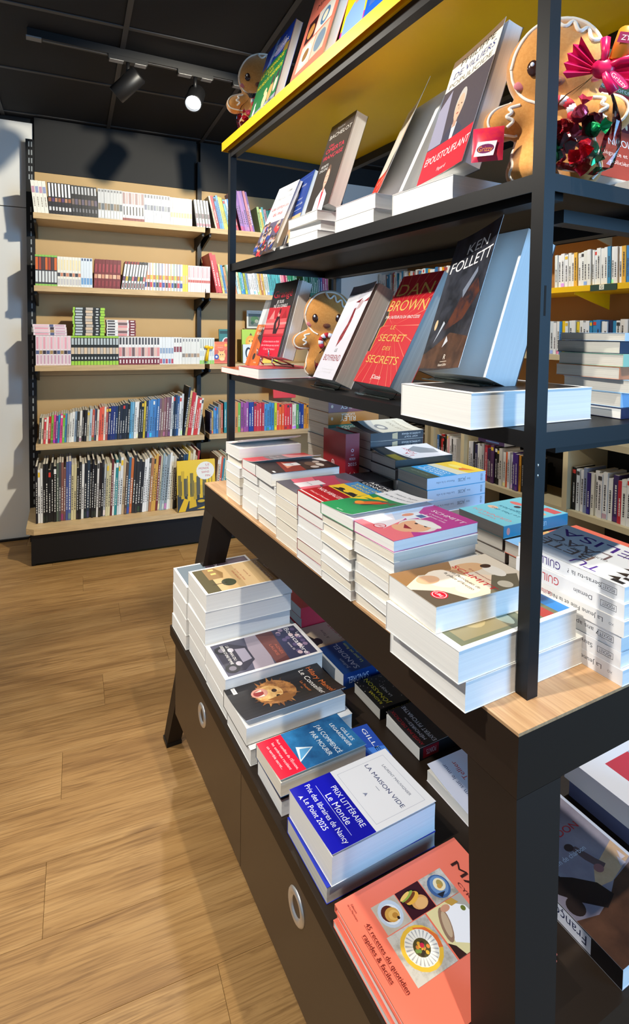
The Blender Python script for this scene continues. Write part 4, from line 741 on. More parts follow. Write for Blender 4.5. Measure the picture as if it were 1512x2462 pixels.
# blue-white spine pile (two piles, the nearer in front)
z = stack(.488, .668, TH, .108, .178, [.026, .026, .025, .025, .025], [(60, 60, 66), (220, 220, 226)], 0, lying_rear, 'grey edged paperback in the pile behind the white spines', gR, pages=[PG_G])
book('paperback', 'paperback with a white and grey swan cover lifted behind the white spines', .108, .178, .022, lying_rear(.488, .668, z+.0003, .02), (40, 42, 40), pages=PG_G, lift=.010, art=[('p', [(0, .0), (1, 0), (1, .78), (0, .70)], (232, 232, 236)), ('p', [(.3, .1), (.6, .05), (.9, .3), (.7, .5), (.4, .4)], (150, 156, 162)), ('t', 'LA', .4, .60, .08, (190, 50, 60), {'fit': .3}), ('t', 'FOSSY', .62, .50, .07, (190, 50, 60), {'fit': .5}), ('r', 0, .80, .5, 1, (120, 112, 20)), ('t', 'ROSSY', .3, .68, .04, (90, 90, 96), {'fit': .3})])
z = stack(.488, .548, TH, .112, .178, [.026, .026], [(220, 228, 238)], 0, lying_rear, 'white paperback at the base of the white spine pile', gR, pages=[PG_G])
JB = (212, 226, 244)
for i in range(3):
    book('paperback', 'white spined cosy mystery, %s from the top of its rear pile' % ('third', 'second', 'first')[i], .112, .178, .0270, lying_rear(.488, .550, z+.0003, (.01, -.01, .0)[i]), (90, 176, 220), spine=JB, pages=PG_G, group='white spined cosy mysteries', spine_art=[('t', 'JACOBS', .42, .5, .30, (60, 70, 84), {'fit': .13}), ('t', 'Anne', .30, .5, .2, (110, 120, 136), {'fit': .06}), ('t', ('Les allées à la ville', 'Les filles de la ville', 'Retour à la ville')[i], .70, .5, .18, (120, 130, 150), {'fit': .30}), ('t', '10', .07, .35, .3, (60, 70, 84), {'fit': .03}), ('t', '18', .07, .68, .3, (60, 70, 84), {'fit': .03})], art=[] if i < 2 else [('r', 0, 0, 1, .36, (244, 206, 70)), ('p', [(0, .3), (1, .36), (1, .55), (0, .5)], (226, 220, 190)), ('p', [(.1, .12), (.5, .2), (.3, .3)], (230, 120, 60)), ('e', .6, .2, .2, .06, (250, 230, 120)), ('r', 0, .50, 1, .78, (60, 160, 222)), ('r', 0, .78, 1, 1, (70, 84, 70)), ('t', 'MEURTRES', .5, .70, .05, (246, 250, 252), {'fit': .8}), ('t', 'CHAUDS À', .5, .63, .05, (246, 250, 252), {'fit': .7}), ('t', 'COLLIOURE', .5, .56, .05, (246, 250, 252), {'fit': .75}), ('t', 'Anne Jacobs', .5, .88, .04, (140, 150, 130), {'fit': .6})]); z += .0274
book('paperback', 'dark paperback lying flat before the saga pile, title on its edge', .10, .150, .026, lying_rear(.305, .672, TH+.0763, .03), (26, 26, 32), pages=PG_G, spine_art=[('t', 'ESTELLE', .4, .5, .3, (200, 200, 206), {'fit': .3})], art=[('t', 'NICOLAS LECLERC', .5, .8, .06, (214, 214, 216), {'fit': .86})])
stack(.305, .672, TH, .10, .150, [.025, .025, .025], [(60, 60, 66)], 0, lying_rear, 'grey edged paperback under the dark one in the table middle', gR, pages=[PG_G])
# turquoise pile
z = stack(.488, .322, TH, .118, .178, [.024, .024, .025], [(90, 80, 76), (150, 140, 134)], 0, lying_rear, 'grey edged paperback under the turquoise one', gR, pages=[PG_G])
book('paperback', 'turquoise paperback with coral flowers in the rear row of the table', .124, .182, .024, lying_rear(.488, .318, z+.0003, .0), (128, 206, 214), spine=(40, 140, 176), pages=PG_G, spine_art=[('e', .93, .5, .025, .3, (240, 150, 140)), ('t', 'LE VŒU D\'EMMA', .55, .5, .36, (170, 220, 234), {'fit': .4})], art=[('e', .2, .3, .12, .05, (244, 170, 130)), ('e', .75, .25, .14, .05, (230, 120, 110)), ('e', .8, .6, .1, .05, (244, 190, 150)), ('r', .05, .05, .35, .18, (220, 90, 90)), ('t', 'GRINALDI', .5, .82, .06, (230, 140, 140), {'fit': .8}), ('t', 'Virginie', .5, .9, .04, (230, 140, 140), {'fit': .4}), ('t', 'Le Mas des', .5, .62, .05, (40, 110, 130), {'fit': .6, 'shear': .3}), ('t', 'Cigales', .5, .5, .06, (40, 110, 130), {'fit': .6, 'shear': .3}), ('e', .6, .35, .06, .04, (60, 60, 70))])
# orange pile
z = stack(.500, .190, TH, .122, .19, [.024, .024], [(90, 84, 76)], 0, lying_rear, 'grey edged paperback under the orange one', gR, pages=[PG_G])
book('paperback', 'orange summer novel with a beach cover in the rear row', .124, .200, .023, lying_rear(.505, .188, z+.0003, .02), (236, 104, 74), pages=PG_G, art=[('r', 0, .42, 1, .72, (246, 206, 110)), ('r', 0, .72, 1, 1, (150, 196, 226)), ('p', [(0, .40), (1, .46), (1, .58), (.5, .64), (0, .52)], (244, 170, 90)), ('e', .4, .56, .2, .06, (250, 226, 150)), ('t', 'Le souffle', .5, .30, .05, (250, 220, 206), {'fit': .6}), ('t', 'des rivages', .5, .22, .05, (250, 220, 206), {'fit': .66}), ('t', 'roman tendre et lumineux', .5, .12, .03, (250, 220, 206), {'fit': .76}), ('t', 'Clara', .5, .86, .06, (60, 120, 170), {'fit': .4})])
z = stack(.500, .064, TH, .115, .178, [.024, .024], [(150, 190, 220), (120, 110, 100)], 0, lying_rear, 'pale blue paperback at the near rear corner', gR, pages=[PG_G])
book('paperback', 'yellow and sky blue paperback at the near rear corner of the table', .115, .178, .023, lying_rear(.502, .064, z+.0003, 0), (150, 206, 226), pages=PG_G, art=[('r', 0, .4, 1, 1, (246, 226, 120)), ('p', [(0, .3), (1, .4), (1, .5), (0, .55)], (220, 220, 150))])
# Musso pile: spines towards the aisle
MS = [('La Jeune Fille et la Nuit', (238, 240, 244), None), ('Sauve-moi', (236, 238, 242), 'P'), ('7 ans après...', (236, 238, 242), 'P'), ('La Jeune Fille et la Nuit', (240, 240, 240), None), ('Demain', (238, 240, 244), 'P'), ('Seras-tu là ?', (236, 240, 246), 'P')]
z = TH
for i, (tx, c, pk_) in enumerate(MS):
    sa = [('t', tx, .34 if pk_ else .42, .5, .30, (50, 54, 66), {'fit': min(.5, .02*len(tx)+.04)})]
    if pk_: sa += [('r', .06, .30, .19, .70, (60, 66, 80)), ('r', .063, .33, .187, .67, c), ('t', 'POCKET', .125, .5, .22, (60, 66, 80), {'fit': .10})]
    else: sa += [('t', 'XO', .10, .5, .16, (120, 120, 130), {'fit': .04})]
    if i in (4, 5): sa += [('t', 'GUILLAUME', .76, .5, .55, ((206, 70, 80), (64, 40, 130))[i-4], {'fit': .40})]
    if i == 3: sa += [('t', 'Guillaume MUSSO', .80, .5, .34, (180, 50, 60), {'fit': .34})]
    book('paperback', ('white paperback at the bottom of the spine-out pile by the near post', 'white paperback, second from the bottom of the spine-out pile', 'white paperback, third from the bottom of the spine-out pile', 'white paperback with red author name, third from top of the spine-out pile', 'white paperback with coral lettering, second from the top of the spine-out pile', 'white paperback with purple block letters on top of the spine-out pile')[i], .110, .180, .0216, lying_end(.190+(.0, .001, .002, -.001, .001, .003)[i], -.001+(.0, .004, .005, .0, .002, .004)[i], z+.0003, (0, .01, -.01, .0, .01, -.015)[i]), c, pages=PG_W, group='spine-out paperbacks by the near post', spine_art=sa, lift=.012 if i == 5 else 0, art=[] if i < 5 else
        [('t', 'TU', .16, .40, .11, (84, 50, 150), {'rot': math.pi/2, 'fit': .40}), ('t', 'BETE', .36, .70, .11, (130, 106, 98), {'rot': math.pi/2, 'fit': .85}), ('t', 'LAAC', .56, .66, .11, (120, 100, 104), {'rot': math.pi/2, 'fit': .95}), ('t', 'ELISA', .80, .60, .11, (76, 46, 140), {'rot': math.pi/2, 'fit': 1.15}), ('t', 'GUILLAUME MUSSO', .47, .62, .03, (40, 40, 46), {'rot': math.pi/2, 'fit': .9}), *[('p', [(.12+.16*k, .10), (.22+.16*k, .12), (.14+.16*k, .20)], (56, 46, 40)) for k in range(4)], *[('r', .70, .1+.05*k, .98, .106+.05*k, (60, 50, 60)) for k in range(5)], ('r', .05, .04, .12, .14, (40, 38, 40)), ('r', .2, .03, .26, .10, (50, 46, 46))]); z += .0220

# ================================================================== BOOKS ON THE SHELF FRAME
gS2 = 'books piled on the upper black shelf'; gS3 = 'books piled on the lower black shelf'
def person_art(cx, cy, k, skin, hair, coat, shirt=None, hairh=1.):
    """simple bust in cover units (k = head height)"""
    a = [('p', [(cx-1.25*k, cy-2.3*k), (cx-1.1*k, cy-1.1*k), (cx-.35*k, cy-.7*k), (cx+.35*k, cy-.7*k), (cx+1.15*k, cy-1.1*k), (cx+1.35*k, cy-2.3*k)], coat)]
    if shirt: a.append(('p', [(cx-.25*k, cy-.7*k), (cx+.3*k, cy-.7*k), (cx+.12*k, cy-2.2*k)], shirt))
    return a+[('p', [(cx-.22*k, cy-.2*k), (cx+.22*k, cy-.2*k), (cx+.2*k, cy-.85*k), (cx-.2*k, cy-.85*k)], tuple(int(v*.86) for v in skin)), ('e', cx, cy+.12*k, .52*k, .62*k*hairh, hair), ('e', cx, cy-.05*k, .43*k, .55*k, skin), ('e', cx-.16*k, cy+.06*k, .07*k, .03*k, (60, 44, 40)), ('e', cx+.18*k, cy+.06*k, .07*k, .03*k, (60, 44, 40)), ('p', [(cx, cy+.04*k), (cx+.07*k, cy-.16*k), (cx-.05*k, cy-.16*k)], tuple(int(v*.8) for v in skin)), ('e', cx, cy-.3*k, .13*k, .035*k, (160, 80, 76))]
# upper shelf, from the far end
CROWD = [('r', 0, 0, 1, .44, (90, 80, 110))]
rc = random.Random(4)
for i in range(34):
    x, y = rc.uniform(.04, .96), .44-.43*(i/34)+rc.uniform(-.02, .02); CROWD += [('e', x, y-.05, .09, .05, rc.choice([(30, 60, 150), (40, 80, 170), (200, 40, 50), (60, 50, 60), (160, 170, 190), (30, 40, 80)])), ('e', x, y, .055, .036, rc.choice([(226, 180, 160), (210, 160, 140), (190, 140, 120)])), ('e', x, y+.018, .055, .024, rc.choice([(60, 44, 40), (120, 90, 70), (190, 180, 170)]))]
book('paperback', 'white and blue book with a crowd cover, far end of the upper shelf', .118, .196, .010, leaning(.050, .968, Z2+.0042, .40, -.018, .010), (226, 228, 232), art=CROWD+[('t', 'NOÉ THIAM', .56, .88, .036, (90, 90, 96), {'fit': .5}), ('t', 'Sambaliano', .58, .80, .04, (90, 90, 96), {'fit': .66}), ('t', 'Les complices', .55, .66, .06, (206, 60, 70), {'fit': .84}), ('t', 'du mal', .55, .56, .06, (206, 60, 70), {'fit': .46})])
book('paperback', 'thin white paperback lying under the blue book on the upper shelf', .118, .110, .012, lying(.076, .950, Z2+.0003, 0), WC, group=gS2)
book('paperback', 'navy blue book with a seated politician, upper shelf', .120, .186, .022, leaning(.094, .915, Z2+.0125+.0069, .315, .10, .022), (28, 64, 150), art=[('r', .06, .05, .94, .95, (60, 96, 176)), ('r', .075, .06, .925, .94, (28, 64, 150)), ('r', 0, 0, 1, .40, (224, 190, 140)), *person_art(.52, .23, .125, (222, 180, 150), (150, 130, 110), (66, 56, 60), (220, 224, 232)), ('t', 'Le dernier', .55, .84, .036, (214, 222, 240), {'fit': .4}), ('t', 'Le retour', .55, .64, .036, (214, 222, 240), {'fit': .45}), ('t', 'vaut pour elle', .55, .56, .036, (214, 222, 240), {'fit': .62}), ('r', .1, .47, .9, .477, (200, 210, 232))])
z = stack(.066, .776, Z2, .144, .170, [.020, .020, .021], [WC], 0, lying, 'white paperback under the dark political memoir on the upper shelf', gS2, jp=.03, pages=[PG_W])
TB3 = .313
book('paperback', 'dark book with a woman in a white jacket and pink title, upper shelf', .118, .215, .030, leaning(.082, .728, z+.030*math.sin(TB3)+.001, TB3, .05, .030), (58, 52, 50), pages=PG_W, art=[*person_art(.55, .34, .19, (226, 180, 160), (110, 84, 70), (222, 232, 242), (206, 50, 70)), ('t', 'Roselyne', .5, .92, .03, (160, 156, 150), {'fit': .3}), ('t', 'BACHELOT', .53, .85, .05, (206, 202, 196), {'fit': .88}), ('t', 'Une', .3, .74, .04, (226, 50, 80), {'fit': .2}), ('t', 'OMERTA', .5, .68, .055, (226, 50, 80), {'fit': .76}), ('t', 'FRANÇAISE', .5, .60, .05, (226, 50, 80), {'fit': .8}), ('t', 'SECRETS', .28, .50, .03, (240, 240, 240), {'fit': .3}), ('t', "D'ALCOVE", .28, .455, .03, (240, 240, 240), {'fit': .34})])
z = stack(.066, .556, Z2, .140, .150, [.025, .027], [WC, (236, 226, 232)], 0, lying, 'white paperback under the open-covered book on the upper shelf', gS2, jp=.01, pages=[PG_W])
TB4 = .44
book('paperback', 'book with a flapping open cover and red band, upper shelf', .140, .226, .026, leaning(.140, .560, z+.026*math.sin(TB4)+.001, TB4, .09, .026), (222, 216, 206), pages=PG_W, lift=.040, liftp=1.25, art=[('r', 0, 0, 1, .28, (222, 56, 44)), ('t', 'LA PREUVE PAR', .5, .2, .035, (246, 206, 190), {'fit': .8}), ('t', "L'IMAGE", .5, .12, .035, (246, 206, 190), {'fit': .5}), *person_art(.6, .58, .16, (232, 180, 130), (120, 90, 60), (60, 60, 54), (230, 230, 230)), ('t', 'Chronique', .5, .9, .05, (120, 100, 80), {'fit': .7})])
z = stack(.066, .361, Z2, .152, .150, [.036], [WC], 0, lying, 'thick white paperback under the polemic with red band', gS2, jp=.0, pages=[PG_W])
TB5 = .308
book('paperback', 'polemic with a silver-haired man and red band, upper shelf', .144, .222, .026, leaning(.084, .322, z+.026*math.sin(TB5)+.001, TB5, .17, .026), (70, 68, 82), pages=PG_W, lift=.006, art=[('r', 0, .74, 1, 1, (238, 232, 216)), ('r', 0, .94, 1, 1., (120, 100, 84)), ('p', [(0, .28), (.3, .28), (.2, .72), (0, .6)], (150, 150, 176)), *person_art(.5, .52, .19, (214, 172, 150), (186, 184, 182), (58, 62, 84), (226, 230, 236)), ('r', 0, 0, 1, .27, (206, 26, 52)), ('t', 'PHILIPPE', .54, .93, .052, (50, 44, 40), {'fit': .68, 'shear': .15}), ('t', 'DE VILLIERS', .52, .85, .052, (40, 60, 130), {'fit': .82, 'shear': .15}), ('t', 'POPULICIDE', .5, .775, .042, (110, 104, 100), {'fit': .86}), ('t', 'ÉPOUSTOUFLANT', .52, .17, .06, (246, 236, 238), {'fit': .94, 'shear': .1}), ('t', 'Fayard', .5, .06, .028, (246, 220, 226), {'fit': .18, 'shear': .2})])
# near end of the upper shelf: a cover facing the camera end
XE = frame((.232, .125, Z2+.030), (1, 0, 0), V((0, .22, .975)).normalized(), V((0, -.975, .22)).normalized())
book('large_paperback', 'red novel with a hall of people facing the camera end of the upper shelf', .150, .225, .026, XE, (150, 66, 54), pages=PG_W, art=[('r', 0, .66, 1, 1, (120, 130, 90)), ('e', .3, .8, .3, .08, (196, 180, 90)), ('r', 0, .52, 1, .66, (190, 54, 60)), ('r', 0, .36, 1, .54, (96, 34, 44)), *[('e', .06+.075*i, .42+.01*(i % 2), .025, .04, ((180, 120, 80), (120, 60, 60), (210, 190, 160))[i % 3]) for i in range(13)], ('t', 'LE', .22, .80, .11, (196, 226, 240), {'fit': .34}), ('t', 'BAL', .66, .80, .11, (196, 226, 240), {'fit': .42}), ('t', 'Épreuve de force', .44, .69, .04, (240, 232, 226), {'fit': .8}), ('t', 'NICOLAS', .56, .27, .055, (206, 220, 240), {'fit': .5}), ('t', '« Élégance et tension,', .5, .18, .032, (236, 206, 196), {'fit': .8}), ('t', 'policière »', .5, .12, .032, (236, 206, 196), {'fit': .44})])
book('large_paperback', 'white book lying at the near end of the upper shelf below the red novel', .15, .16, .0285, lying_end(.285, .062, Z2+.0003, 0), (236, 240, 244), pages=PG_W)

# ---- lower shelf
book('paperback', 'white edged paperback at the far end of the lower shelf overhanging the frame', .148, .150, .0165, lying(.040, 1.190, Z3+.0003, .02), (214, 110, 70), pages=PG_W, group=gS3)
book('paperback', 'white edged paperback with red cover under the wire easel', .146, .170, .0265, lying(.042, 1.048, Z3+.0003, .0), (196, 40, 60), pages=PG_W, group=gS3)
TG = .27; zg = Z3+.0540
book('paperback', 'orange and white novel leaning behind the red thriller, lower shelf', .112, .208, .010, leaning(.112, 1.180, Z3+.0175+.010*math.sin(.3)+.001, .32, .05, .010), (222, 120, 50), pages=PG_W, art=[('r', 0, .62, 1, 1, (216, 220, 224)), ('r', 0, .86, 1, 1., (120, 122, 124)), ('p', [(.2, .05), (.6, .1), (.8, .5), (.5, .6), (.3, .4)], (60, 44, 44)), ('p', [(0, 0), (1, 0), (1, .25), (0, .5)], (226, 110, 40)), ('e', .5, .14, .1, .05, (40, 36, 40)), ('t', 'Gabriel', .4, .57, .05, (250, 244, 236), {'fit': .5}), ('t', 'Katz', .34, .49, .05, (250, 244, 236), {'fit': .3}), ('t', 'roman', .7, .06, .03, (250, 220, 190), {'fit': .2})])
book('paperback', 'black and red thriller with a caped figure on a wire easel', .148, .216, .034, leaning(.105, 1.063, zg, TG, -.08, .034), (36, 30, 34), pages=PG_W, lift=.010, art=[('r', 0, .27, .9, .66, (196, 40, 56)), ('r', .03, .30, .87, .50, (226, 90, 96)), ('p', [(.1, .5), (.25, .63), (.3, .5)], (236, 140, 140)), ('p', [(.6, .5), (.75, .62), (.85, .5)], (170, 30, 44)), ('r', 0, .42, .9, .45, (240, 150, 150)), ('r', 0, .36, .9, .375, (150, 24, 40)), ('e', .48, .56, .05, .03, (236, 160, 150)), ('p', [(.40, .30), (.36, .44), (.42, .53), (.54, .53), (.62, .42), (.56, .30)], (50, 24, 34)), ('p', [(.45, .44), (.52, .5), (.56, .4), (.5, .36)], (220, 100, 100)), ('e', .5, .60, .035, .04, (70, 20, 30)), ('r', .02, .0, .88, .265, (214, 20, 56)), ('t', 'Grangé', .46, .84, .10, (226, 40, 66), {'fit': .8}), ('t', 'JE SUIS', .40, .735, .045, (240, 236, 238), {'fit': .30}), ('t', 'NÉ DU DIABLE', .46, .675, .045, (240, 236, 238), {'fit': .58}), ('t', '«Cette histoire en disait', .44, .20, .028, (250, 200, 210), {'fit': .7}), ('t', 'plus terrifiante que tout y est vrai.', .44, .15, .028, (250, 200, 210), {'fit': .78}), ("t", "C'est la mienne.»", .42, .10, .028, (250, 200, 210), {'fit': .5}), ('t', 'ALBIN MICHEL', .44, .03, .016, (120, 10, 40), {'fit': .3})])
# wire easel under the thriller
def wire_easel(x, y, z, w_):
    th = empty('wire_easel', frame((x, y, z), (0, -1, 0), (1, 0, 0), (0, 0, 1)), 'small bent wire easel holding the red thriller on the lower shelf', 'book stand')
    for u in (.02, w_-.02):
        b = MB(); b.tube([(u, -.012, .048), (u, -.014, .030), (u, .0, .026), (u, .035, .014), (u, .06, .0032)], .0022, CHROME, 8); part('prong', b, th)
        b = MB(); b.tube([(u, .0, .026), (u, -.004, .012), (u, .006, .0032)], .002, CHROME, 8); part('leg', b, th)
    b = MB(); b.tube([(.02, .06, .0032), (.05, .075, .0032), (w_-.05, .075, .0032), (w_-.02, .06, .0032)], .0022, CHROME, 8); part('crossbar', b, th)
wire_easel(.104, 1.050, Z3+.0275, .12)
TBF = .44
book('paperback', 'white thriller with a red striped tie, lower shelf', .138, .232, .040, leaning(.100, .712, Z3+.020, TBF, .14, .040), (222, 222, 236), pages=PG_G, lift=.008, art=[('r', 0, .90, 1, 1, (110, 108, 118)), ('p', [(0, .5), (.4, .7), (.5, .9), (0, .9)], (238, 240, 248)), ('p', [(.5, .4), (1, .5), (1, .9), (.6, .85)], (234, 234, 244)), ('p', [(.62, .80), (.72, .83), (.80, .80), (.74, .74), (.60, .72)], (196, 170, 176)), ('p', [(.44, .81), (.70, .85), (.62, .80)], (120, 34, 44)), ('p', [(.50, .74), (.58, .75), (.62, .60), (.56, .42), (.42, .33), (.40, .44), (.50, .58)], (126, 30, 42)), *[('p', [(.41+.03*i, .37+.06*i), (.52+.025*i, .40+.06*i), (.53+.02*i, .42+.06*i), (.42+.03*i, .39+.06*i)], (176, 60, 70)) for i in range(5)], ('p', [(.80, .80), (1, .84), (1, .8)], (150, 50, 60)), ('t', 'FREIDA McFADDEN', .5, .915, .036, (50, 46, 54), {'fit': .86}), ('t', 'LE', .52, .30, .035, (60, 50, 60), {'fit': .1}), ('t', 'BOYFRIEND', .50, .22, .065, (150, 34, 50), {'fit': .78}), ('t', 'UN AMOUR DANGEREUX', .5, .10, .018, (240, 240, 246), {'fit': .5}), ('t', 'OU LE PLUS DANGEREUX', .5, .07, .018, (240, 240, 246), {'fit': .5}), ('t', 'City', .16, .06, .03, (240, 240, 246), {'fit': .14})])
TBR = .486
GO = (226, 178, 92)
rays = [('p', [(.36, .52), (.36+1.2*math.cos(a), .52+.75*math.sin(a)), (.36+1.2*math.cos(a+.012), .52+.75*math.sin(a+.012))], (226, 120, 100)) for a in [2*math.pi*i/34 for i in range(34)]]
rays = [('p', [(max(0, min(1, x)), max(0, min(1, y))) for x, y in q[1]], q[2]) for q in rays]
book('large_paperback', 'red novel with gold lettering and radiating lines, lower shelf', .143, .248, .040, leaning(.106, .545, Z3+.0235, TBR, .075, .040), (198, 38, 50), pages=PG_G, art=rays+[('p', [(0, .28), (.06, .28), (.04, .50), (.10, .52), (.12, .60), (.08, .66), (0, .66)], (48, 38, 36)), ('p', [(.06, .28), (.075, .28), (.055, .50), (.115, .52), (.135, .60), (.09, .66), (.08, .66), (.12, .60), (.10, .52), (.04, .50)], GO), ('t', 'DAN', .5, .86, .115, GO, {'fit': .86}), ('t', 'BROWN', .5, .71, .105, GO, {'fit': .94}), ('t', "PAR L'AUTEUR DU DA VINCI CODE", .5, .60, .028, (248, 240, 240), {'fit': .86}), ('t', 'LE', .40, .505, .038, GO, {'fit': .12}), ('t', 'SECRET', .5, .41, .065, GO, {'fit': .68}), ('t', 'DES', .48, .315, .036, GO, {'fit': .2}), ('t', 'SECRETS', .5, .215, .07, GO, {'fit': .82}), ('t', 'JClattès', .56, .065, .036, (246, 236, 236), {'fit': .24})])
book('large_paperback', 'very thick white book lying at the near end of the lower shelf', .147, .236, .047, lying(.0, .239, Z3+.0003, .0), WC, pages=PG_W, art=[('r', .05, .05, .95, .95, (40, 36, 34))])
TF = .34
book('large_paperback', 'very thick novel with dark stormy cover lifted, on the big white book', .153, .232, .062, leaning(.080, .301, Z3+.0605, TF, .01, .062), (36, 38, 46), pages=PG_W, lift=.046, liftp=1.15, art=[('r', 0, 0, 1, 1, mat((24, 28, 36), .3, noise=((58, 62, 74), 22, .12))), ('p', [(.0, .02), (1, .0), (1, .2), (.5, .26), (0, .12)], mat((92, 62, 46), .3, noise=((52, 34, 28), 30, .1))), ('p', [(.3, .28), (.7, .34), (.95, .5), (.8, .62), (.5, .5)], mat((96, 52, 38), .3, noise=((40, 36, 44), 40, .1))), ('p', [(.55, .5), (.75, .66), (.72, .70), (.5, .56)], (120, 130, 150)), ('p', [(.15, .2), (.3, .34), (.26, .36)], (190, 200, 214)), ('p', [(.4, .16), (.5, .2), (.44, .24)], (206, 210, 220)), ('e', .1, .34, .03, .04, (214, 190, 150)), ('t', 'KEN', .56, .88, .075, (246, 246, 248), {'fit': .46, 'shear': .1}), ('t', 'FOLLETT', .50, .775, .085, (246, 246, 248), {'fit': .9, 'shear': .1}), ('r', .46, .055, .62, .058, (230, 220, 206)), ('t', 'R', .54, .09, .035, (240, 230, 220), {'fit': .05}), ('t', 'Robert Laffont', .54, .035, .018, (236, 226, 214), {'fit': .2})])
z = stack(.470, .070, Z3, .122, .195, [.0160], [(30, 30, 70)], 0, lying_rear, 'navy spined paperback at the base of the rear pile, lower shelf', gS3, pages=[PG_W], jx=.001)
for i, (c, t) in enumerate((((150, 190, 226), .0215), ((160, 200, 232), .0195), ((190, 120, 80), .0185), ((150, 200, 180), .0185), ((40, 50, 80), .0185), ((180, 206, 236), .012))):
    book('paperback', ('pale blue', 'sky blue', 'terracotta', 'mint', 'dark navy', 'white and blue')[i]+' paperback in the rear pile on the lower shelf', .112 if i else .116, .196, t, lying_rear(.470+(.004, .006, -.002, .0, .003, .002)[i], .071+(.002, -.004, .002, .0, .004, .0)[i], z+.0003, (.01, -.02, .01, .0, .02, 0)[i]), c, pages=PG_G, group=gS3, spine_art=[('r', .30, .2, .75, .8, ((30, 50, 90), (30, 50, 90), (150, 40, 60), (40, 70, 120), (200, 200, 206), (120, 150, 190))[i])]); z += t+.0004
# clear acrylic stands
def acrylic(x, y, z, w_, d, h, label):
    b = MB(); t = .002; th = empty('acrylic_stand', frame((x, y, z), (0, -1, 0), (1, 0, 0), (0, 0, 1)), label, 'book stand', 'clear acrylic book stands')
    b.box(0, .0, 0, w_, d, t, CLEAR); part('base_plate', b, th)
    b = MB(); b.box(0, -.001, t, w_, .001, h*.25, CLEAR); part('front_lip', b, th)
    b = MB(); b.hexa([(0, d-.004, t), (w_, d-.004, t), (w_, d-.002, t), (0, d-.002, t), (0, d+h*.45-.002, h), (w_, d+h*.45-.002, h), (w_, d+h*.45, h), (0, d+h*.45, h)], CLEAR); part('back_plate', b, th)
acrylic(.088, .700, Z3+.0004, .11, .012, .010, 'clear acrylic stand under the white thriller with the tie')
acrylic(.094, .520, Z3+.0004, .12, .012, .012, 'clear acrylic stand under the red and gold novel')
acrylic(.075, .285, Z3+.0480, .13, .03, .010, 'clear acrylic stand under the thick dark novel')
acrylic(.185, .700, Z2+.0004, .10, .05, .12, 'clear acrylic stand beside the pale jacket book, upper shelf')
acrylic(.052, .955, Z2+.0004, .08, .008, .004, 'clear acrylic stand under the crowd cover, upper shelf') if False else None

# ---- top of the yellow shelf
book('picture_novel', 'blue and green novel with dogs before a green wall, on the yellow shelf', .200, .215, .020, leaning(.060, 1.045, ZY+.006, .28, .05, .020), (20, 60, 170), pages=PG_W, art=[('r', 0, .0, 1, .10, (150, 156, 170)), *[('e', rc.uniform(.05, .95), rc.uniform(.01, .09), .05, .012, rc.choice([(60, 70, 100), (220, 224, 230), (110, 120, 140)])) for _ in range(24)], ('p', [(0, .10), (1, .10), (1, .62), (.8, .68), (.5, .70), (.2, .68), (0, .60)], (28, 120, 62)), *[('r', .08+.1*i, .1, .088+.1*i, .45, (18, 92, 46)) for i in range(9)], ('p', [(0, .6), (.2, .68), (.2, .76), (0, .72)], (110, 90, 50)), ('p', [(.8, .68), (1, .62), (1, .74), (.84, .76)], (150, 124, 50)), ('p', [(.2, .7), (.36, .7), (.5, 1), (.38, 1)], (110, 150, 220)), ('e', .66, .79, .22, .07, (150, 150, 214)), ('t', 'GILLES', .62, .87, .05, (244, 246, 250), {'fit': .36}), ('t', 'LEGARDINIER', .6, .80, .05, (244, 246, 250), {'fit': .66}), ('t', 'LA COMPAGNIE', .5, .62, .06, (248, 226, 40), {'fit': .84}), ('t', 'DES', .5, .55, .04, (248, 226, 40), {'fit': .2}), ('t', 'HEUREUX HASARDS', .5, .475, .06, (248, 226, 40), {'fit': .92}),
   ('e', .56, .16, .09, .10, (232, 206, 160)), ('e', .52, .28, .06, .045, (226, 200, 150)), ('e', .74, .20, .08, .12, (206, 160, 100)), ('e', .74, .34, .05, .05, (70, 60, 56)), ('p', [(.70, .37), (.71, .43), (.735, .38)], (90, 76, 60)), ('p', [(.76, .38), (.79, .43), (.785, .36)], (90, 76, 60)), ('e', .90, .24, .06, .10, (214, 196, 180)), ('e', .90, .36, .055, .045, (60, 56, 60)), ('e', .17, .13, .05, .06, (226, 226, 226)), ('e', .17, .21, .035, .03, (220, 220, 220)), ('p', [(.14, .22), (.145, .26), (.165, .23)], (220, 220, 220)), ('p', [(.18, .23), (.2, .26), (.2, .22)], (220, 220, 220))])
FOODA = [('r', .12, .12, .52, .38, (214, 206, 190)), ('e', .32, .25, .15, .10, (238, 236, 228)), ('e', .32, .25, .09, .06, (150, 110, 60)), ('r', .54, .12, .9, .38, (200, 190, 170)), ('e', .72, .25, .14, .1, (120, 140, 160)), ('r', .12, .40, .40, .62, (60, 26, 30)), ('e', .26, .5, .1, .07, (214, 150, 80)), ('r', .42, .40, .9, .62, (226, 222, 214)), ('e', .66, .5, .12, .08, (90, 130, 170)), ('e', .66, .5, .07, .05, (236, 226, 200))]
book('cookbook', 'salmon cookbook with food photos leaning on the yellow shelf', .190, .255, .020, leaning(.060, .785, ZY+.006, .30, .06, .020), (240, 128, 106), pages=PG_W, art=FOODA+[('t', 'FAIT', .62, .84, .05, (60, 40, 40), {'fit': .32}), ('t', 'MAISON', .55, .74, .05, (60, 40, 40), {'fit': .62})])
book('cookbook', 'grey cookbook standing behind the salmon one on the yellow shelf', .30, .235, .020, leaning(.165, .900, ZY+.004, .20, .0, .020), (104, 100, 98), pages=PG_W, art=[('t', 'MAISON', .62, .3, .05, (30, 28, 28), {'fit': .5})])
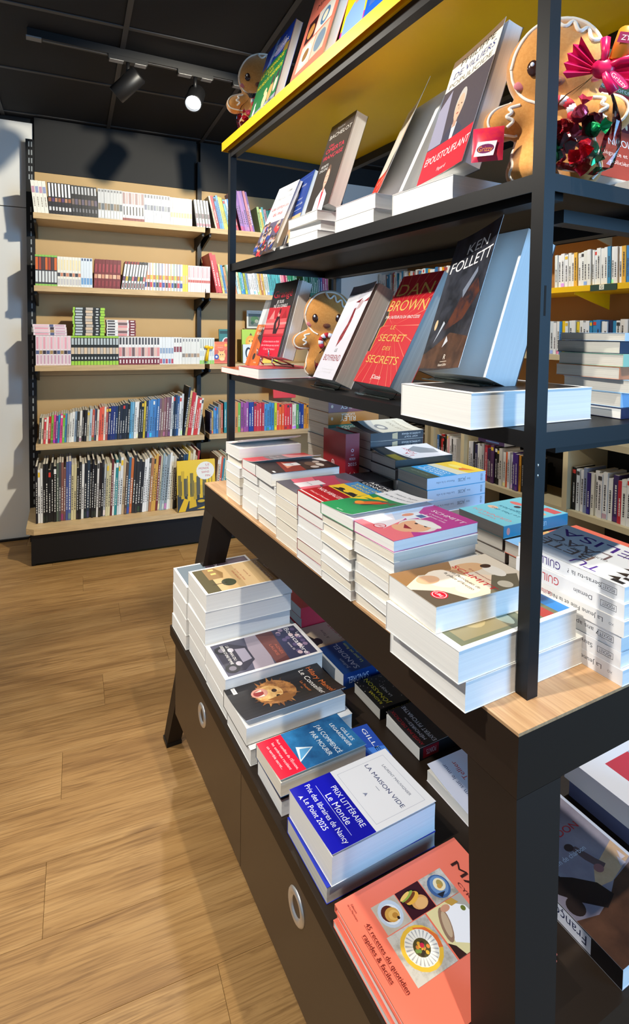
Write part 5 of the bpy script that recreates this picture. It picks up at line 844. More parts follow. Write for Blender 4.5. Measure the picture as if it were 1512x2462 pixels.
book('picture_novel', 'bright book with two thinking men in blue shirts, on the yellow shelf', .200, .26, .020, leaning(.060, .555, ZY+.006, .25, .04, .020), (248, 206, 24), pages=PG_W, art=[('r', 0, .68, .45, 1, (90, 170, 90)), ('r', .48, .0, 1, 1, (20, 90, 200)), ('r', 0, 0, .48, .12, (236, 40, 150)), *person_art(.24, .42, .17, (226, 176, 150), (200, 196, 190), (130, 170, 220)), *person_art(.76, .5, .17, (220, 160, 140), (220, 216, 210), (60, 100, 180)), ('t', 'ON', .5, .86, .1, (250, 250, 250), {'fit': .5})])

# ================================================================== BOOKS ON THE CABINET TOP
gB = 'books piled on the cabinet top'
z = stack(-.100, 1.198, ZB, .146, .222, [.040, .044, .045], [WC], 0, lying, 'thick white novel in the farthest cabinet pile', gB, jp=.015, pages=[PG_W])
COACH = [('r', .06, .06, .94, .95, (96, 92, 100))]
book('large_paperback', 'purple toned family saga on top of the farthest cabinet pile', .146, .225, .044, lying(-.100, 1.200, z, 0.), (236, 236, 238), pages=PG_W, art=[('r', .05, .03, .97, .97, (86, 74, 92)), ('p', [(.05, .03), (.97, .03), (.97, .3), (.05, .4)], (110, 126, 140)), ('e', .6, .66, .22, .12, (60, 44, 66)), ('e', .5, .74, .08, .04, (206, 170, 160)), ('p', [(.3, .78), (.8, .74), (.9, .95), (.3, .95)], (96, 84, 60)), ('t', 'Les', .45, .60, .04, (240, 238, 242), {'fit': .2}), ('t', 'Bouscatière', .5, .53, .055, (240, 238, 242), {'fit': .84})])
z = stack(-.098, 1.046, ZB, .156, .235, [.045, .045, .042, .044], [WC], 0, lying, 'thick white novel in the tall second cabinet pile', gB, jp=.012, pages=[PG_W])
book('large_paperback', 'sepia family saga with a country house on the tall cabinet pile', .156, .238, .044, lying(-.098, 1.046, z, -.01), (240, 240, 240), pages=PG_W, art=[('r', .04, .03, .97, .97, (206, 176, 130)), ('r', .04, .03, .97, .18, (84, 78, 50)), ('p', [(.06, .14), (.5, .14), (.5, .30), (.3, .34), (.06, .28)], (150, 120, 80)), ('e', .7, .32, .14, .08, (70, 76, 60)), ('r', .69, .14, .71, .3, (60, 50, 40)), ('r', .1, .2, .16, .26, (240, 200, 120)), ('r', .26, .2, .32, .26, (240, 200, 120)), ('p', [(.04, .5), (.97, .46), (.97, .62), (.04, .64)], (226, 196, 150)), ('r', .04, .82, .97, .97, (130, 104, 84)), ('t', 'Les', .4, .86, .04, (246, 240, 236), {'fit': .2}), ('t', 'Bouscatière', .5, .78, .06, (246, 240, 236), {'fit': .84}), ('t', 'tome II', .5, .58, .024, (150, 60, 50), {'fit': .3}), ('t', 'La roue des âmes', .5, .50, .026, (170, 60, 50), {'fit': .5}), ('t', 'SANS REGRETS', .5, .45, .022, (170, 60, 50), {'fit': .4})])
z = stack(-.100, .885, ZB, .152, .245, [.048], [WC], 0, lying, 'thick white novel under the vintage car cover', gB, jp=.0, pages=[PG_W])
book('large_paperback', 'family saga with a vintage car cover, third cabinet pile', .154, .248, .047, lying(-.100, .886, z, .004), (242, 242, 244), pages=PG_W, art=[('r', .05, .04, .95, .96, (84, 84, 104)), ('p', [(.05, .4), (.95, .3), (.95, .5), (.05, .58)], (170, 160, 176)), ('r', .05, .52, .95, .74, (96, 56, 56)), ('p', [(.1, .52), (.9, .52), (.8, .70), (.2, .70)], (120, 74, 70)), ('p', [(.05, .70), (.95, .66), (.95, .96), (.05, .96)], (58, 60, 90)), *[('e', rc.uniform(.1, .92), rc.uniform(.72, .94), .05, .025, rc.choice([(150, 130, 160), (100, 90, 130), (206, 180, 190), (60, 60, 90)])) for _ in range(26)], ('p', [(.15, .06), (.85, .06), (.9, .22), (.7, .36), (.3, .36), (.12, .22)], (60, 58, 72)), ('e', .25, .12, .12, .07, (40, 40, 46)), ('e', .78, .12, .12, .07, (40, 40, 46)), ('e', .25, .12, .06, .035, (120, 116, 130)), ('e', .78, .12, .06, .035, (120, 116, 130)), ('p', [(.3, .24), (.7, .24), (.66, .34), (.34, .34)], (150, 146, 166)), ('e', .3, .2, .06, .03, (190, 186, 200)), ('e', .7, .2, .06, .03, (190, 186, 200)), ('t', 'Les', .36, .93, .034, (244, 242, 246), {'fit': .16}), ('t', 'Bouscatière', .5, .86, .055, (244, 242, 246), {'fit': .84}), ('t', 'tome III', .62, .77, .024, (226, 220, 230), {'fit': .24}), ('t', 'AGNÈS', .6, .64, .03, (206, 120, 100), {'fit': .3}), ('t', 'LAURIE', .6, .59, .03, (206, 120, 100), {'fit': .34}), ('t', 'LE ROMAN DU', .38, .19, .03, (250, 250, 250), {'fit': .44}), ('t', "DESTIN D'UNE FEMME", .40, .14, .03, (250, 250, 250), {'fit': .56})])
z = stack(-.102, .722, ZB, .140, .240, [.034], [WC], 0, lying, 'thick white novel under the lion cover', gB, jp=.0, pages=[PG_W])
LION = [*[('p', [(.47+.26*math.cos(a), .41+.15*math.sin(a)), (.47+(.38+.05*(i % 3))*math.cos(a+.10), .41+(.20+.03*(i % 2))*math.sin(a+.10)), (.47+.26*math.cos(a+.34), .41+.15*math.sin(a+.34))], ((110, 68, 34), (150, 96, 48), (190, 134, 72), (84, 52, 28))[i % 4]) for i, a in enumerate([2*math.pi*i/30 for i in range(30)])], ('e', .46, .42, .34, .20, mat((120, 74, 36), .34, noise=((196, 138, 74), 55, .12))), ('e', .44, .36, .22, .13, mat((206, 148, 80), .34, noise=((240, 206, 140), 60, .14))), ('e', .36, .28, .13, .08, (206, 150, 136)), ('e', .36, .27, .08, .05, (150, 60, 60)), ('p', [(.28, .31), (.31, .24), (.33, .31)], (240, 232, 214)), ('p', [(.42, .31), (.45, .24), (.47, .31)], (240, 232, 214)), ('e', .4, .42, .05, .025, (60, 40, 30)), ('e', .58, .42, .05, .02, (40, 30, 24)), ('p', [(.6, .3), (.8, .45), (.7, .56), (.56, .5)], (150, 98, 46))]
book('large_paperback', 'black novel with a roaring lion and curled cover, fourth cabinet pile', .140, .236, .037, lying(-.104, .735, z, -.006), (34, 30, 30), pages=PG_W, lift=.016, liftp=2.5, art=LION+[('t', 'Hilary Mantel', .52, .88, .056, (222, 120, 60), {'fit': .88}), ('t', 'Le Conseiller', .52, .79, .056, (246, 244, 242), {'fit': .84}), ('t', 'Le Pouvoir', .56, .71, .03, (210, 120, 60), {'fit': .36}), ('t', '**', .56, .66, .03, (210, 120, 60), {'fit': .06}), ('r', .04, .06, .2, .1, (240, 240, 240)), ('t', 'POCKET', .12, .08, .016, (40, 40, 40), {'fit': .13})])
# fifth pile
z = stack(-.096, .556, ZB, .114, .186, [.030], [(70, 60, 64)], 0, lying, 'white edged paperback under the blue novel with red band', gB, jp=.0, pages=[PG_W])
book('paperback', 'blue paperback half hidden under the red banded novel', .100, .16, .0055, lying(-.010, .545, z, .05), (40, 80, 180), pages=PG_W, art=[('t', 'GILLES', .5, .90, .06, (240, 244, 250), {'fit': .8}), ('p', [(.6, .7), (1, .8), (.9, 1), (.7, 1)], (70, 130, 220))])
book('paperback', 'blue night novel with a red quotation band, fifth cabinet pile', .112, .186, .028, lying(-.098, .556, z+.0062, -.02), (20, 62, 110), pages=PG_C, lift=.006, art=[('r', 0, .28, 1, 1, mat((16, 60, 112), .34, noise=((50, 130, 190), 18, .2))), ('p', [(.42, .34), (.8, .28), (.56, .50)], (214, 230, 240)), ('p', [(.5, .36), (.75, .3), (.56, .48)], (90, 160, 210)), ('r', 0, 0, 1, .285, (226, 30, 60)), ('t', 'GILLES', .58, .92, .042, (244, 248, 250), {'fit': .40}), ('t', 'LEGARDINIER', .54, .85, .042, (244, 248, 250), {'fit': .70}), ('t', "J'AI COMMENCÉ", .52, .70, .055, (236, 244, 248), {'fit': .84}), ('t', 'PAR MOURIR', .56, .60, .055, (236, 244, 248), {'fit': .70}), ('t', "Aux confins de l'Écosse,", .5, .22, .032, (250, 224, 230), {'fit': .84}), ('t', 'les embruns recèlent', .5, .155, .032, (250, 224, 230), {'fit': .74}), ('t', 'un terrible secret...', .48, .09, .032, (250, 224, 230), {'fit': .62})])
# sixth pile
z = stack(-.094, .410, ZB, .142, .212, [.027], [(30, 50, 180)], 0, lying, 'grey edged prize novel below its twin on the cabinet', gB, jp=.0, pages=[PG_G])
NV = (14, 18, 168)
book('large_paperback', 'white prize novel with a wide deep blue band, sixth cabinet pile', .146, .206, .048, lying(-.094, .412, z+.0004, -.02), (238, 238, 240), pages=PG_W, lift=.004, art=[('r', .08, .44, .92, .442, (150, 156, 176)), ('r', .08, .93, .92, .932, (150, 156, 176)), ('r', .08, .44, .083, .932, (150, 156, 176)), ('r', .917, .44, .92, .932, (150, 156, 176)), ('t', 'LAURENT MAUVIGNIER', .5, .86, .026, (90, 100, 120), {'fit': .56}), ('t', 'LA MAISON VIDE', .5, .73, .042, (34, 50, 100), {'fit': .76}), ('r', .46, .66, .54, .664, (110, 116, 140)), ('t', '☆m', .46, .53, .03, (120, 130, 160), {'fit': .09}) if False else ('p', [(.47, .52), (.5, .56), (.53, .52), (.5, .53)], (130, 138, 164)), ('r', 0, 0, 1, .40, NV), ('t', 'PRIX LITTÉRAIRE', .54, .345, .05, (240, 242, 252), {'fit': .66}), ('t', 'Le Monde', .52, .265, .062, (240, 242, 252), {'fit': .48}), ('r', .1, .215, .9, .218, (226, 230, 250)), ('t', 'Prix des libraires de Nancy', .5, .155, .05, (240, 242, 252), {'fit': .92}), ('t', 'Le Point 2025', .46, .075, .05, (240, 242, 252), {'fit': .48}), ('p', [(.14, .03), (.17, .07), (.2, .03), (.17, .04)], (226, 230, 250))])
# salmon cookbooks at the near end
SAL = (238, 122, 100)
z = stack(-.102, .236, ZB, .203, .222, [.010, .0105], [SAL], 0, lying, 'salmon cookbook under the top copy on the cabinet', 'salmon cookbooks on the cabinet', jp=.012, pages=[PG_W])
def plate(cx, cy, r, rim, inn, food): return [('e', cx, cy, r, r*.78, rim), ('e', cx, cy, r*.72, r*.56, inn), ('e', cx, cy, r*.42, r*.33, food)]
MARB = mat((204, 202, 196), .4, noise=((150, 144, 134), 34, .1)); WOODP = mat((206, 196, 184), .4, noise=((176, 166, 150), 30, .2))
SQ = [('r', .15, .165, .365, .325, WOODP), ('e', .25, .245, .100, .070, (190, 204, 222)), ('e', .255, .245, .075, .052, (226, 230, 236)), ('e', .245, .235, .060, .042, (86, 34, 26)), ('e', .262, .250, .052, .042, (206, 156, 74)), ('e', .268, .256, .036, .030, (224, 178, 96)), ('e', .275, .263, .020, .017, (186, 132, 56)), ('e', .30, .272, .012, .008, (40, 24, 20)),
      ('r', .15, .330, .365, .495, (58, 20, 32)), ('e', .245, .405, .075, .055, (30, 14, 18)), ('e', .285, .430, .052, .050, (216, 160, 96)), ('e', .295, .435, .040, .038, (228, 178, 116)), ('e', .235, .405, .034, .050, (232, 176, 70), .3), ('e', .225, .395, .018, .046, (112, 60, 34), .3), ('e', .208, .385, .016, .048, (146, 170, 72), .3), ('e', .200, .372, .014, .040, (238, 196, 110), .3),
      ('r', .15, .500, .365, .665, MARB), ('e', .26, .585, .092, .066, (62, 96, 148)), ('e', .255, .590, .076, .052, (104, 140, 186)), ('e', .25, .595, .050, .036, (234, 222, 186)), ('e', .245, .60, .030, .018, (170, 150, 84)), ('e', .262, .588, .018, .014, (200, 150, 70)), ('p', [(.30, .545), (.34, .560), (.31, .60)], (36, 40, 52))]
PLT = [('r', .372, .150, .712, .410, MARB), ('e', .535, .285, .150, .112, (232, 186, 64)), ('p', [(.40, .30), (.44, .365), (.52, .398), (.60, .388), (.58, .35), (.50, .355), (.44, .31)], (224, 112, 56)), ('e', .535, .285, .122, .090, (238, 236, 228)), *[('p', [(.535+.058*math.cos(a), .285+.044*math.sin(a)), (.535+.116*math.cos(a-.05), .285+.086*math.sin(a-.05)), (.535+.116*math.cos(a+.05), .285+.086*math.sin(a+.05))], (178, 178, 180)) for a in [2*math.pi*i/24 for i in range(24)]], ('e', .535, .285, .062, .046, (84, 76, 44)), *[('e', .535+.045*math.cos(i*2.4)*(i % 3+1)/3, .285+.034*math.sin(i*2.4)*(i % 3+1)/3, .014, .009, ((226, 170, 60), (60, 50, 40), (110, 140, 70), (206, 130, 60))[i % 4]) for i in range(14)], ('e', .525, .292, .016, .012, (196, 40, 70))]
CHEF = [('r', .372, .418, .712, .665, (226, 214, 160)), ('r', .372, .60, .50, .665, (170, 166, 158)), ('p', [(.40, .50), (.62, .46), (.70, .56), (.68, .665), (.46, .64), (.40, .58)], (240, 240, 244)), ('e', .50, .475, .120, .030, (150, 118, 96), -.35), ('e', .50, .480, .090, .020, (196, 170, 140), -.35), ('e', .41, .53, .024, .030, (206, 150, 120)), ('e', .62, .60, .030, .024, (196, 140, 110)), ('p', [(.60, .418), (.712, .418), (.712, .47), (.64, .45)], (58, 34, 32)), ('p', [(.372, .55), (.42, .57), (.42, .62), (.372, .60)], (190, 150, 70)), ('e', .47, .62, .02, .014, (110, 120, 50))]
def scale_art(kx, ky):
    out = []
    for a in SQ+PLT+CHEF:
        if a[0] == 'r': out.append(('r', a[1]*kx, a[2]*ky, a[3]*kx, a[4]*ky, a[5]))
        elif a[0] == 'e': out.append(('e', a[1]*kx, a[2]*ky, a[3]*kx, a[4]*ky, *a[5:]))
        else: out.append(('p', [(x*kx, y*ky) for x, y in a[1]], a[2]))
    return out
book('cookbook', 'salmon cookbook with a grid of food photos on the near end of the cabinet', .203, .232, .0115, lying(-.102, .238, z+.0003, -.012), SAL, pages=PG_W, hard=True, art=scale_art(1.0, 1.129)+[
    ('t', 'FAIT', .5, .955, .050, (58, 30, 30), {'fit': .40}), ('t', 'MAISON', .53, .862, .062, (58, 30, 30), {'fit': .72}), ('t', 'CYRIL LIGNAC', .54, .788, .022, (110, 44, 40), {'fit': .46}),
    ('t', '45 recettes du quotidien', .47, .112, .030, (120, 40, 34), {'fit': .48}), ('t', 'rapides & faciles', .45, .062, .030, (120, 40, 34), {'fit': .33}), ('r', .23, .090, .71, .092, (120, 40, 34)), ('r', .285, .040, .615, .042, (120, 40, 34)), ('t', 'Éditions', .10, .090, .013, (130, 50, 40), {'fit': .07}), ('t', 'de La Martinière', .12, .070, .013, (130, 50, 40), {'fit': .13})])
# rear row on the cabinet
z = stack(.395, .962, ZB, .125, .190, [.030, .030, .030], [(200, 40, 60)], 0, lying_rear, 'red striped paperback at the far rear of the cabinet', gB, pages=[PG_W])
book('paperback', 'tan paperback with a black bird on the cabinet beyond the blue one', .116, .180, .034, lying_rear(.372, .840, ZB+.0003, .0), (196, 176, 148), pages=PG_G, art=[('p', [(.2, .85), (.6, .95), (.7, 1), (.1, 1)], (30, 28, 30)), ('e', .3, .88, .14, .06, (30, 28, 30)), ('t', 'HUBERT', .5, .5, .07, (170, 70, 60), {'fit': .7}), ('t', 'MINGARELLI', .5, .4, .06, (170, 70, 60), {'fit': .8}), ('t', 'A Terre', .5, .7, .05, (70, 60, 50), {'fit': .4, 'shear': .2})])
book('paperback', 'deep blue paperback with turquoise sea cover in the rear row of the cabinet', .130, .180, .040, lying_rear(.372, .705, ZB+.0003, .0), (18, 58, 118), spine=(20, 60, 130), pages=PG_W, art=[('r', 0, .0, 1, .45, (26, 128, 156)), ('p', [(0, .3), (1, .45), (1, .6), (0, .5)], (24, 96, 140)), ('t', 'Julien', .30, .86, .045, (196, 206, 220), {'fit': .34}), ('t', 'SANDREL', .52, .75, .085, (206, 210, 222), {'fit': .92}), ('t', 'Le jour où Rose', .56, .61, .05, (226, 232, 110), {'fit': .72}), ('t', 'a disparu', .62, .53, .05, (226, 232, 110), {'fit': .46})], spine_art=[('t', 'SANDREL', .76, .5, .42, (200, 214, 240), {'fit': .34}), ('t', 'Julien', .62, .8, .2, (160, 190, 226), {'fit': .12}), ('r', .36, .3, .46, .5, (110, 170, 190))])
book('paperback', 'black speckled thriller with yellow lettering in the rear row of the cabinet', .112, .176, .026, lying_rear(.386, .572, ZB+.0003, .01), (18, 18, 18), pages=PG_G, art=[*[('e', rc.uniform(.02, .98), rc.uniform(.02, .98), .012, .008, (140, 140, 136)) for _ in range(60)], ('t', 'RAGNAR', .36, .92, .046, (244, 230, 60), {'fit': .46}), ('t', 'JÓNASSON', .52, .83, .065, (244, 230, 60), {'fit': .90}), ('t', 'LA MORT', .44, .72, .042, (230, 230, 226), {'fit': .4})], spine_art=[('r', .0, .1, .04, .9, (200, 196, 80)), ('t', 'JÓNASSON', .7, .5, .4, (200, 190, 70), {'fit': .34})])
book('paperback', 'black memoir with red and white lettering and open cover in the rear row', .118, .180, .028, lying_rear(.392, .436, ZB+.0003, -.01), (40, 38, 40), pages=PG_W, lift=.006, art=[('t', 'ANGÉLINA DELCROIX', .5, .93, .046, (214, 44, 54), {'fit': .92}), ('t', 'MÉMOIRES', .36, .85, .046, (236, 236, 238), {'fit': .46}), ('t', "D'UN", .66, .85, .025, (226, 226, 228), {'fit': .12}), ('t', 'EXPERT PSYCHIATRE', .5, .76, .058, (226, 226, 228), {'fit': .94}), ('p', [(.2, .2), (.3, .3), (.26, .44), (.22, .42), (.26, .3)], (170, 166, 160))], spine_art=[('r', .72, .1, .95, .9, (150, 26, 40)), ('t', 'POINTS', .83, .5, .4, (230, 200, 204), {'fit': .14})])
book('paperback', 'white paperback with red author name and lifted cover by the near leg', .125, .180, .022, lying_rear(.372, .262, ZB+.0003, .01), (226, 226, 236), pages=PG_W, lift=.012, art=[('t', 'Hervé Le Tellier', .46, .72, .06, (206, 70, 60), {'fit': .84}), ('t', 'Le nom sur le mur', .5, .84, .05, (90, 100, 130), {'fit': .8}), ('r', .4, .0, 1, .5, (206, 190, 196)), ('e', .6, .4, .12, .06, (40, 50, 110)), ('e', .8, .3, .1, .05, (220, 160, 160)), ('r', .66, .44, .8, .5, (40, 50, 110))])
# near end, facing the camera end
book('large_paperback', 'sombre novel with a running figure in silhouette at the near end of the cabinet', .172, .236, .030, lying_end(.196, -.015, ZB+.0003, .0), (206, 210, 222), spine=(36, 32, 34), pages=PG_W, art=[('r', 0, 0, .965, .985, mat((156, 146, 152), .3, noise=((126, 116, 128), 14, .2))), ('p', [(0, 0), (.965, 0), (.965, .40), (.62, .36), (.45, .30), (.22, .26), (0, .30)], mat((58, 40, 34), .3, noise=((98, 66, 50), 16, .2))), ('p', [(.40, .38), (.55, .47), (.965, .56), (.965, .42), (.6, .36)], mat((196, 152, 112), .3, noise=((226, 190, 150), 18, .2))),
    ('p', [(.0, .58), (.16, .56), (.30, .50), (.46, .40), (.50, .30), (.34, .26), (.18, .36), (.06, .46)], (32, 25, 25)), ('e', .14, .565, .08, .045, (32, 25, 25)), ('e', .22, .555, .018, .014, (150, 140, 146)), ('p', [(.53, .66), (.60, .64), (.66, .52), (.70, .46), (.62, .44), (.56, .54)], (96, 76, 76)), ('e', .53, .655, .05, .028, (58, 44, 44)), ('e', .60, .46, .05, .03, (150, 100, 96)), ('e', .10, .36, .08, .06, (42, 32, 30)), ('e', .13, .42, .03, .022, (42, 32, 30)), *[('p', [(.80+.06*k, .40+.03*k), (.86+.06*k, .46+.03*k), (.88+.05*k, .40+.03*k)], (206, 190, 192)) for k in range(2)], ('p', [(.60, .0), (.66, .0), (.86, .34), (.84, .34)], (104, 74, 60)),
    ('t', 'BOURDON', .52, .765, .055, (200, 44, 50), {'fit': .62}), ('t', 'Françoise', .40, .86, .04, (200, 60, 60), {'fit': .5}), ('t', 'Un parfum de charbon', .36, .61, .036, (214, 218, 226), {'fit': .62})], spine_art=[('r', .20, .08, .92, .92, (222, 228, 244)), ('t', 'Françoise Bourdon', .56, .5, .5, (30, 40, 80), {'fit': .66})])
book('large_paperback', 'blue grey edged book under the white and red one at the near end', .160, .225, .034, lying_end(.412, .010, ZB+.0003, .0), (90, 100, 140), pages=PG_G)
book('large_paperback', 'white book with a scarlet panel at the near end of the cabinet', .170, .235, .040, lying_end(.405, .006, ZB+.0350, .0), (240, 240, 244), pages=PG_G, art=[('p', [(.30, .0), (.98, .0), (.98, .8), (.30, .8)], (206, 50, 70)), ('p', [(.6, .3), (.98, .2), (.98, .8), (.7, .8)], (150, 170, 190))])

# ================================================================== PLUSH BISCUIT FIGURES AND SWEETS
def caps(P, a, b, r):
    a = np.array(a); b = np.array(b); d = b-a; t = np.clip(((P-a)@d)/(d@d), 0, 1); return np.linalg.norm(P-a-t[..., None]*d, axis=-1)-r
def elli(P, c, r):
    q = (P-np.array(c))/np.array(r); k = np.linalg.norm(q, axis=-1); return (k-1)*min(r)
def smin(a, b, k): h = np.clip(.5+.5*(b-a)/k, 0, 1); return b*(1-h)+a*h-k*h*(1-h)
def plush_sdf(P):
    d = elli(P, (0, 0, .715), (.275, .175, .262))
    d = smin(d, elli(P, (0, 0, .36), (.185, .135, .215)), .035)
    for s in (-1, 1):
        d = smin(d, caps(P, (s*.14, 0, .455), (s*.305, -.03, .405), .098), .05)
        d = smin(d, caps(P, (s*.105, 0, .25), (s*.150, -.04, .118), .112), .05)
    return d
def surface_net(f, lo, hi, n):
    ax = [np.linspace(lo[i], hi[i], n[i]) for i in range(3)]; G = np.stack(np.meshgrid(*ax, indexing='ij'), -1); D = f(G); h = [(hi[i]-lo[i])/(n[i]-1) for i in range(3)]
    ins = D < 0; idx = {}; vs = []; fs = []
    cor = [(i, j, k) for i in (0, 1) for j in (0, 1) for k in (0, 1)]
    cnt = sum(ins[i:n[0]-1+i, j:n[1]-1+j, k:n[2]-1+k].astype(int) for i, j, k in cor); act = np.argwhere((cnt > 0) & (cnt < 8))
    ed = [(a, b) for a in range(8) for b in range(a+1, 8) if sum(abs(cor[a][q]-cor[b][q]) for q in range(3)) == 1]
    for c in act:
        c = tuple(int(v) for v in c); val = [D[c[0]+i, c[1]+j, c[2]+k] for i, j, k in cor]; acc = np.zeros(3); m = 0
        for a, b in ed:
            if (val[a] < 0) != (val[b] < 0):
                t = val[a]/(val[a]-val[b]); acc += np.array(cor[a])*(1-t)+np.array(cor[b])*t; m += 1
        idx[c] = len(vs); vs.append(tuple(lo[q]+(c[q]+acc[q]/m)*h[q] for q in range(3)))
    for axis in range(3):
        o1, o2 = [q for q in range(3) if q != axis]
        sl0 = [slice(None)]*3; sl1 = [slice(None)]*3; sl0[axis] = slice(0, n[axis]-1); sl1[axis] = slice(1, n[axis])
        for e in np.argwhere(ins[tuple(sl0)] != ins[tuple(sl1)]):
            e = [int(v) for v in e]; q = []
            for da, db in ((-1, -1), (0, -1), (0, 0), (-1, 0)):
                c = list(e); c[o1] += da; c[o2] += db; q.append(tuple(c))
            if all(c in idx for c in q):
                f_ = [idx[c] for c in q]; flip = bool(ins[tuple(e)]) ^ (axis == 1)
                fs.append(tuple(f_) if flip else tuple(f_[::-1]))
    return vs, fs
FUR = mat((196, 132, 62), .95, spec=.1, sheen=.6, noise=((216, 156, 86), 60, .25), name='biscuit_plush')
ICE = mat((246, 238, 226), .8, name='icing_white'); EYE = mat((58, 34, 28), .15, name='eye_brown'); CHEEK = mat((206, 120, 130), .8); MOUTH = mat((120, 66, 40), .8)
CRED = mat((196, 30, 54), .7); CWHT = mat((240, 238, 240), .7)
PV, PF = surface_net(plush_sdf, (-.45, -.24, -.03), (.45, .24, 1.0), (46, 26, 53))
bodyd = None
def front_y(x, z):
    ys = np.linspace(-.26, .1, 145); P = np.stack([np.full_like(ys, x), ys, np.full_like(ys, z)], -1); d = plush_sdf(P); k = np.argmax(d < 0); return float(ys[k]) if d[k] < 0 else -.05
def on(x, z, lift=.004): return (x, front_y(x, z)-lift, z)
def line(pts, n=6):
    out = []
    for (x0, z0), (x1, z1) in zip(pts, pts[1:]):
        for i in range(n): out.append(on(x0+(x1-x0)*i/n, z0+(z1-z0)*i/n))
    out.append(on(*pts[-1])); return out
def smoothp(pts, it=2):
    for _ in range(it):
        q = [pts[0]]
        for a, b in zip(pts, pts[1:]): q += [(.75*a[0]+.25*b[0], .75*a[1]+.25*b[1]), (.25*a[0]+.75*b[0], .25*a[1]+.75*b[1])]
        pts = q+[pts[-1]]
    return pts
def plush_parts():
    P = {}
    b = MB(); b.mesh(PV, PF, FUR, True); P['body'] = b
    b = MB(); r = .011
    b.tube(line(smoothp([(-.245, .70), (-.22, .80), (-.13, .93), (0, .955), (.12, .935), (.215, .83), (.245, .72)]), 2), r, ICE, 7)
    b.tube(line(smoothp([(-.02, .94), (.03, .86), (.08, .93), (.10, .82), (.155, .88), (.165, .78), (.215, .80)]), 2), r, ICE, 7)
    b.tube(line(smoothp([(-.245, .70), (-.235, .62), (-.17, .52), (-.10, .485)]), 2), r*.8, ICE, 7)
    for s in (-1, 1):
        b.tube(line(smoothp([(s*.19, .49), (s*.26, .475), (s*.225, .445), (s*.275, .42), (s*.215, .40), (s*.26, .365)]), 2), r*.9, ICE, 7)
        b.tube(line(smoothp([(s*.20, .33), (s*.33, .33), (s*.375, .40), (s*.34, .475), (s*.24, .53)]), 2), r*.75, ICE, 7)
        b.tube(line(smoothp([(s*.21, .30), (s*.235, .20), (s*.22, .14), (s*.245, .09), (s*.20, .04)]), 2), r*.75, ICE, 7)
    P['icing'] = b
    for s, nm in ((-1, 'eye'), (1, 'eye ')):
        b = MB(); p = on(s*.125, .665, .001); b.ellipsoid(p, (.036, .016, .046), EYE); b.ellipsoid((p[0]-.008, p[1]-.014, p[2]+.016), (.011, .006, .013), CWHT, 8, 6); P[nm] = b  # each dark eye's highlight is put in as a small white bead
        b = MB(); b.ellipsoid(on(s*.195, .600, -.002), (.035, .012, .026), CHEEK); P['cheek' if s < 0 else 'cheek '] = b
    b = MB(); p = on(0, .585, -.003); b.ellipsoid(p, (.042, .014, .034), MOUTH); b.ellipsoid((p[0], p[1]-.004, p[2]-.006), (.030, .013, .022), mat((92, 48, 30), .7)); P['mouth'] = b
    # candy cane on the chest
    b = MB(); cz = []
    for i in range(25):
        if i < 8: q = (.085, .24+.020*i)
        else:
            a = math.pi*1.25*(i-8)/16; q = (.085-.075+.075*math.cos(a), .40+.080*math.sin(a))
        cz.append(q)
    pts = [(x, min(front_y(x, z), -.10)-.022, z) for x, z in cz]
    for i in range(0, 24, 2): b.tube(pts[i:i+3], .027, (CWHT, CRED)[(i//2) % 2], 9, caps=True)
    P['candy_cane'] = b
    return {k: v.data(k.strip()) for k, v in P.items()}
PLD = plush_parts()
def plush(loc, h, face, label):
    f = V((face[0], face[1], 0)).normalized(); X = V((-f.y, f.x, 0)) * 1.0
    th = empty('plush_gingerbread_figure', frame(loc, X*h, -f*h, V((0, 0, h))), label, 'plush toy', 'gingerbread plush toys')
    for k, d in PLD.items(): link(k.strip(), d, th)
    return th
def camface(x, y, off=0.):
    a = math.atan2(-.442-y, -.509-x)+off; return (math.cos(a), math.sin(a))
plush((.166, .118, Z2+.003), .242, camface(.160, .118, .05), 'big gingerbread plush with white icing at the near end of the upper shelf')
plush((.222, .862, Z3+.003), .236, camface(.218, .872, -.1), 'gingerbread plush with red candy cane between the thrillers, lower shelf')
plush((.135, 1.125, ZY+.003), .250, camface(.135, 1.125, -.2), 'gingerbread plush half behind the dog novel on the yellow shelf')
CELLO = bpy.data.materials.new('cellophane'); CELLO.use_nodes = True
nt = CELLO.node_tree; nt.nodes.clear(); o_ = nt.nodes.new('ShaderNodeOutputMaterial'); mx = nt.nodes.new('ShaderNodeMixShader'); tr_ = nt.nodes.new('ShaderNodeBsdfTransparent'); gl = nt.nodes.new('ShaderNodeBsdfGlossy'); fr = nt.nodes.new('ShaderNodeFresnel')
gl.inputs['Roughness'].default_value = .06; tr_.inputs[0].default_value = (.93, .95, .96, 1); fr.inputs[0].default_value = 1.6
nt.links.new(fr.outputs[0], mx.inputs[0]); nt.links.new(tr_.outputs[0], mx.inputs[1]); nt.links.new(gl.outputs[0], mx.inputs[2]); nt.links.new(mx.outputs[0], o_.inputs[0])
FR, FG, FP = mat((214, 34, 54), .22, .55, name='red_foil'), mat((20, 150, 90), .22, .55, name='green_foil'), mat((226, 80, 110), .22, .5, name='pink_foil')
FD = mat((120, 26, 40), .22, .6); PINKR = mat((226, 24, 96), .3, name='pink_ribbon'); ORG = mat((238, 140, 40), .4)
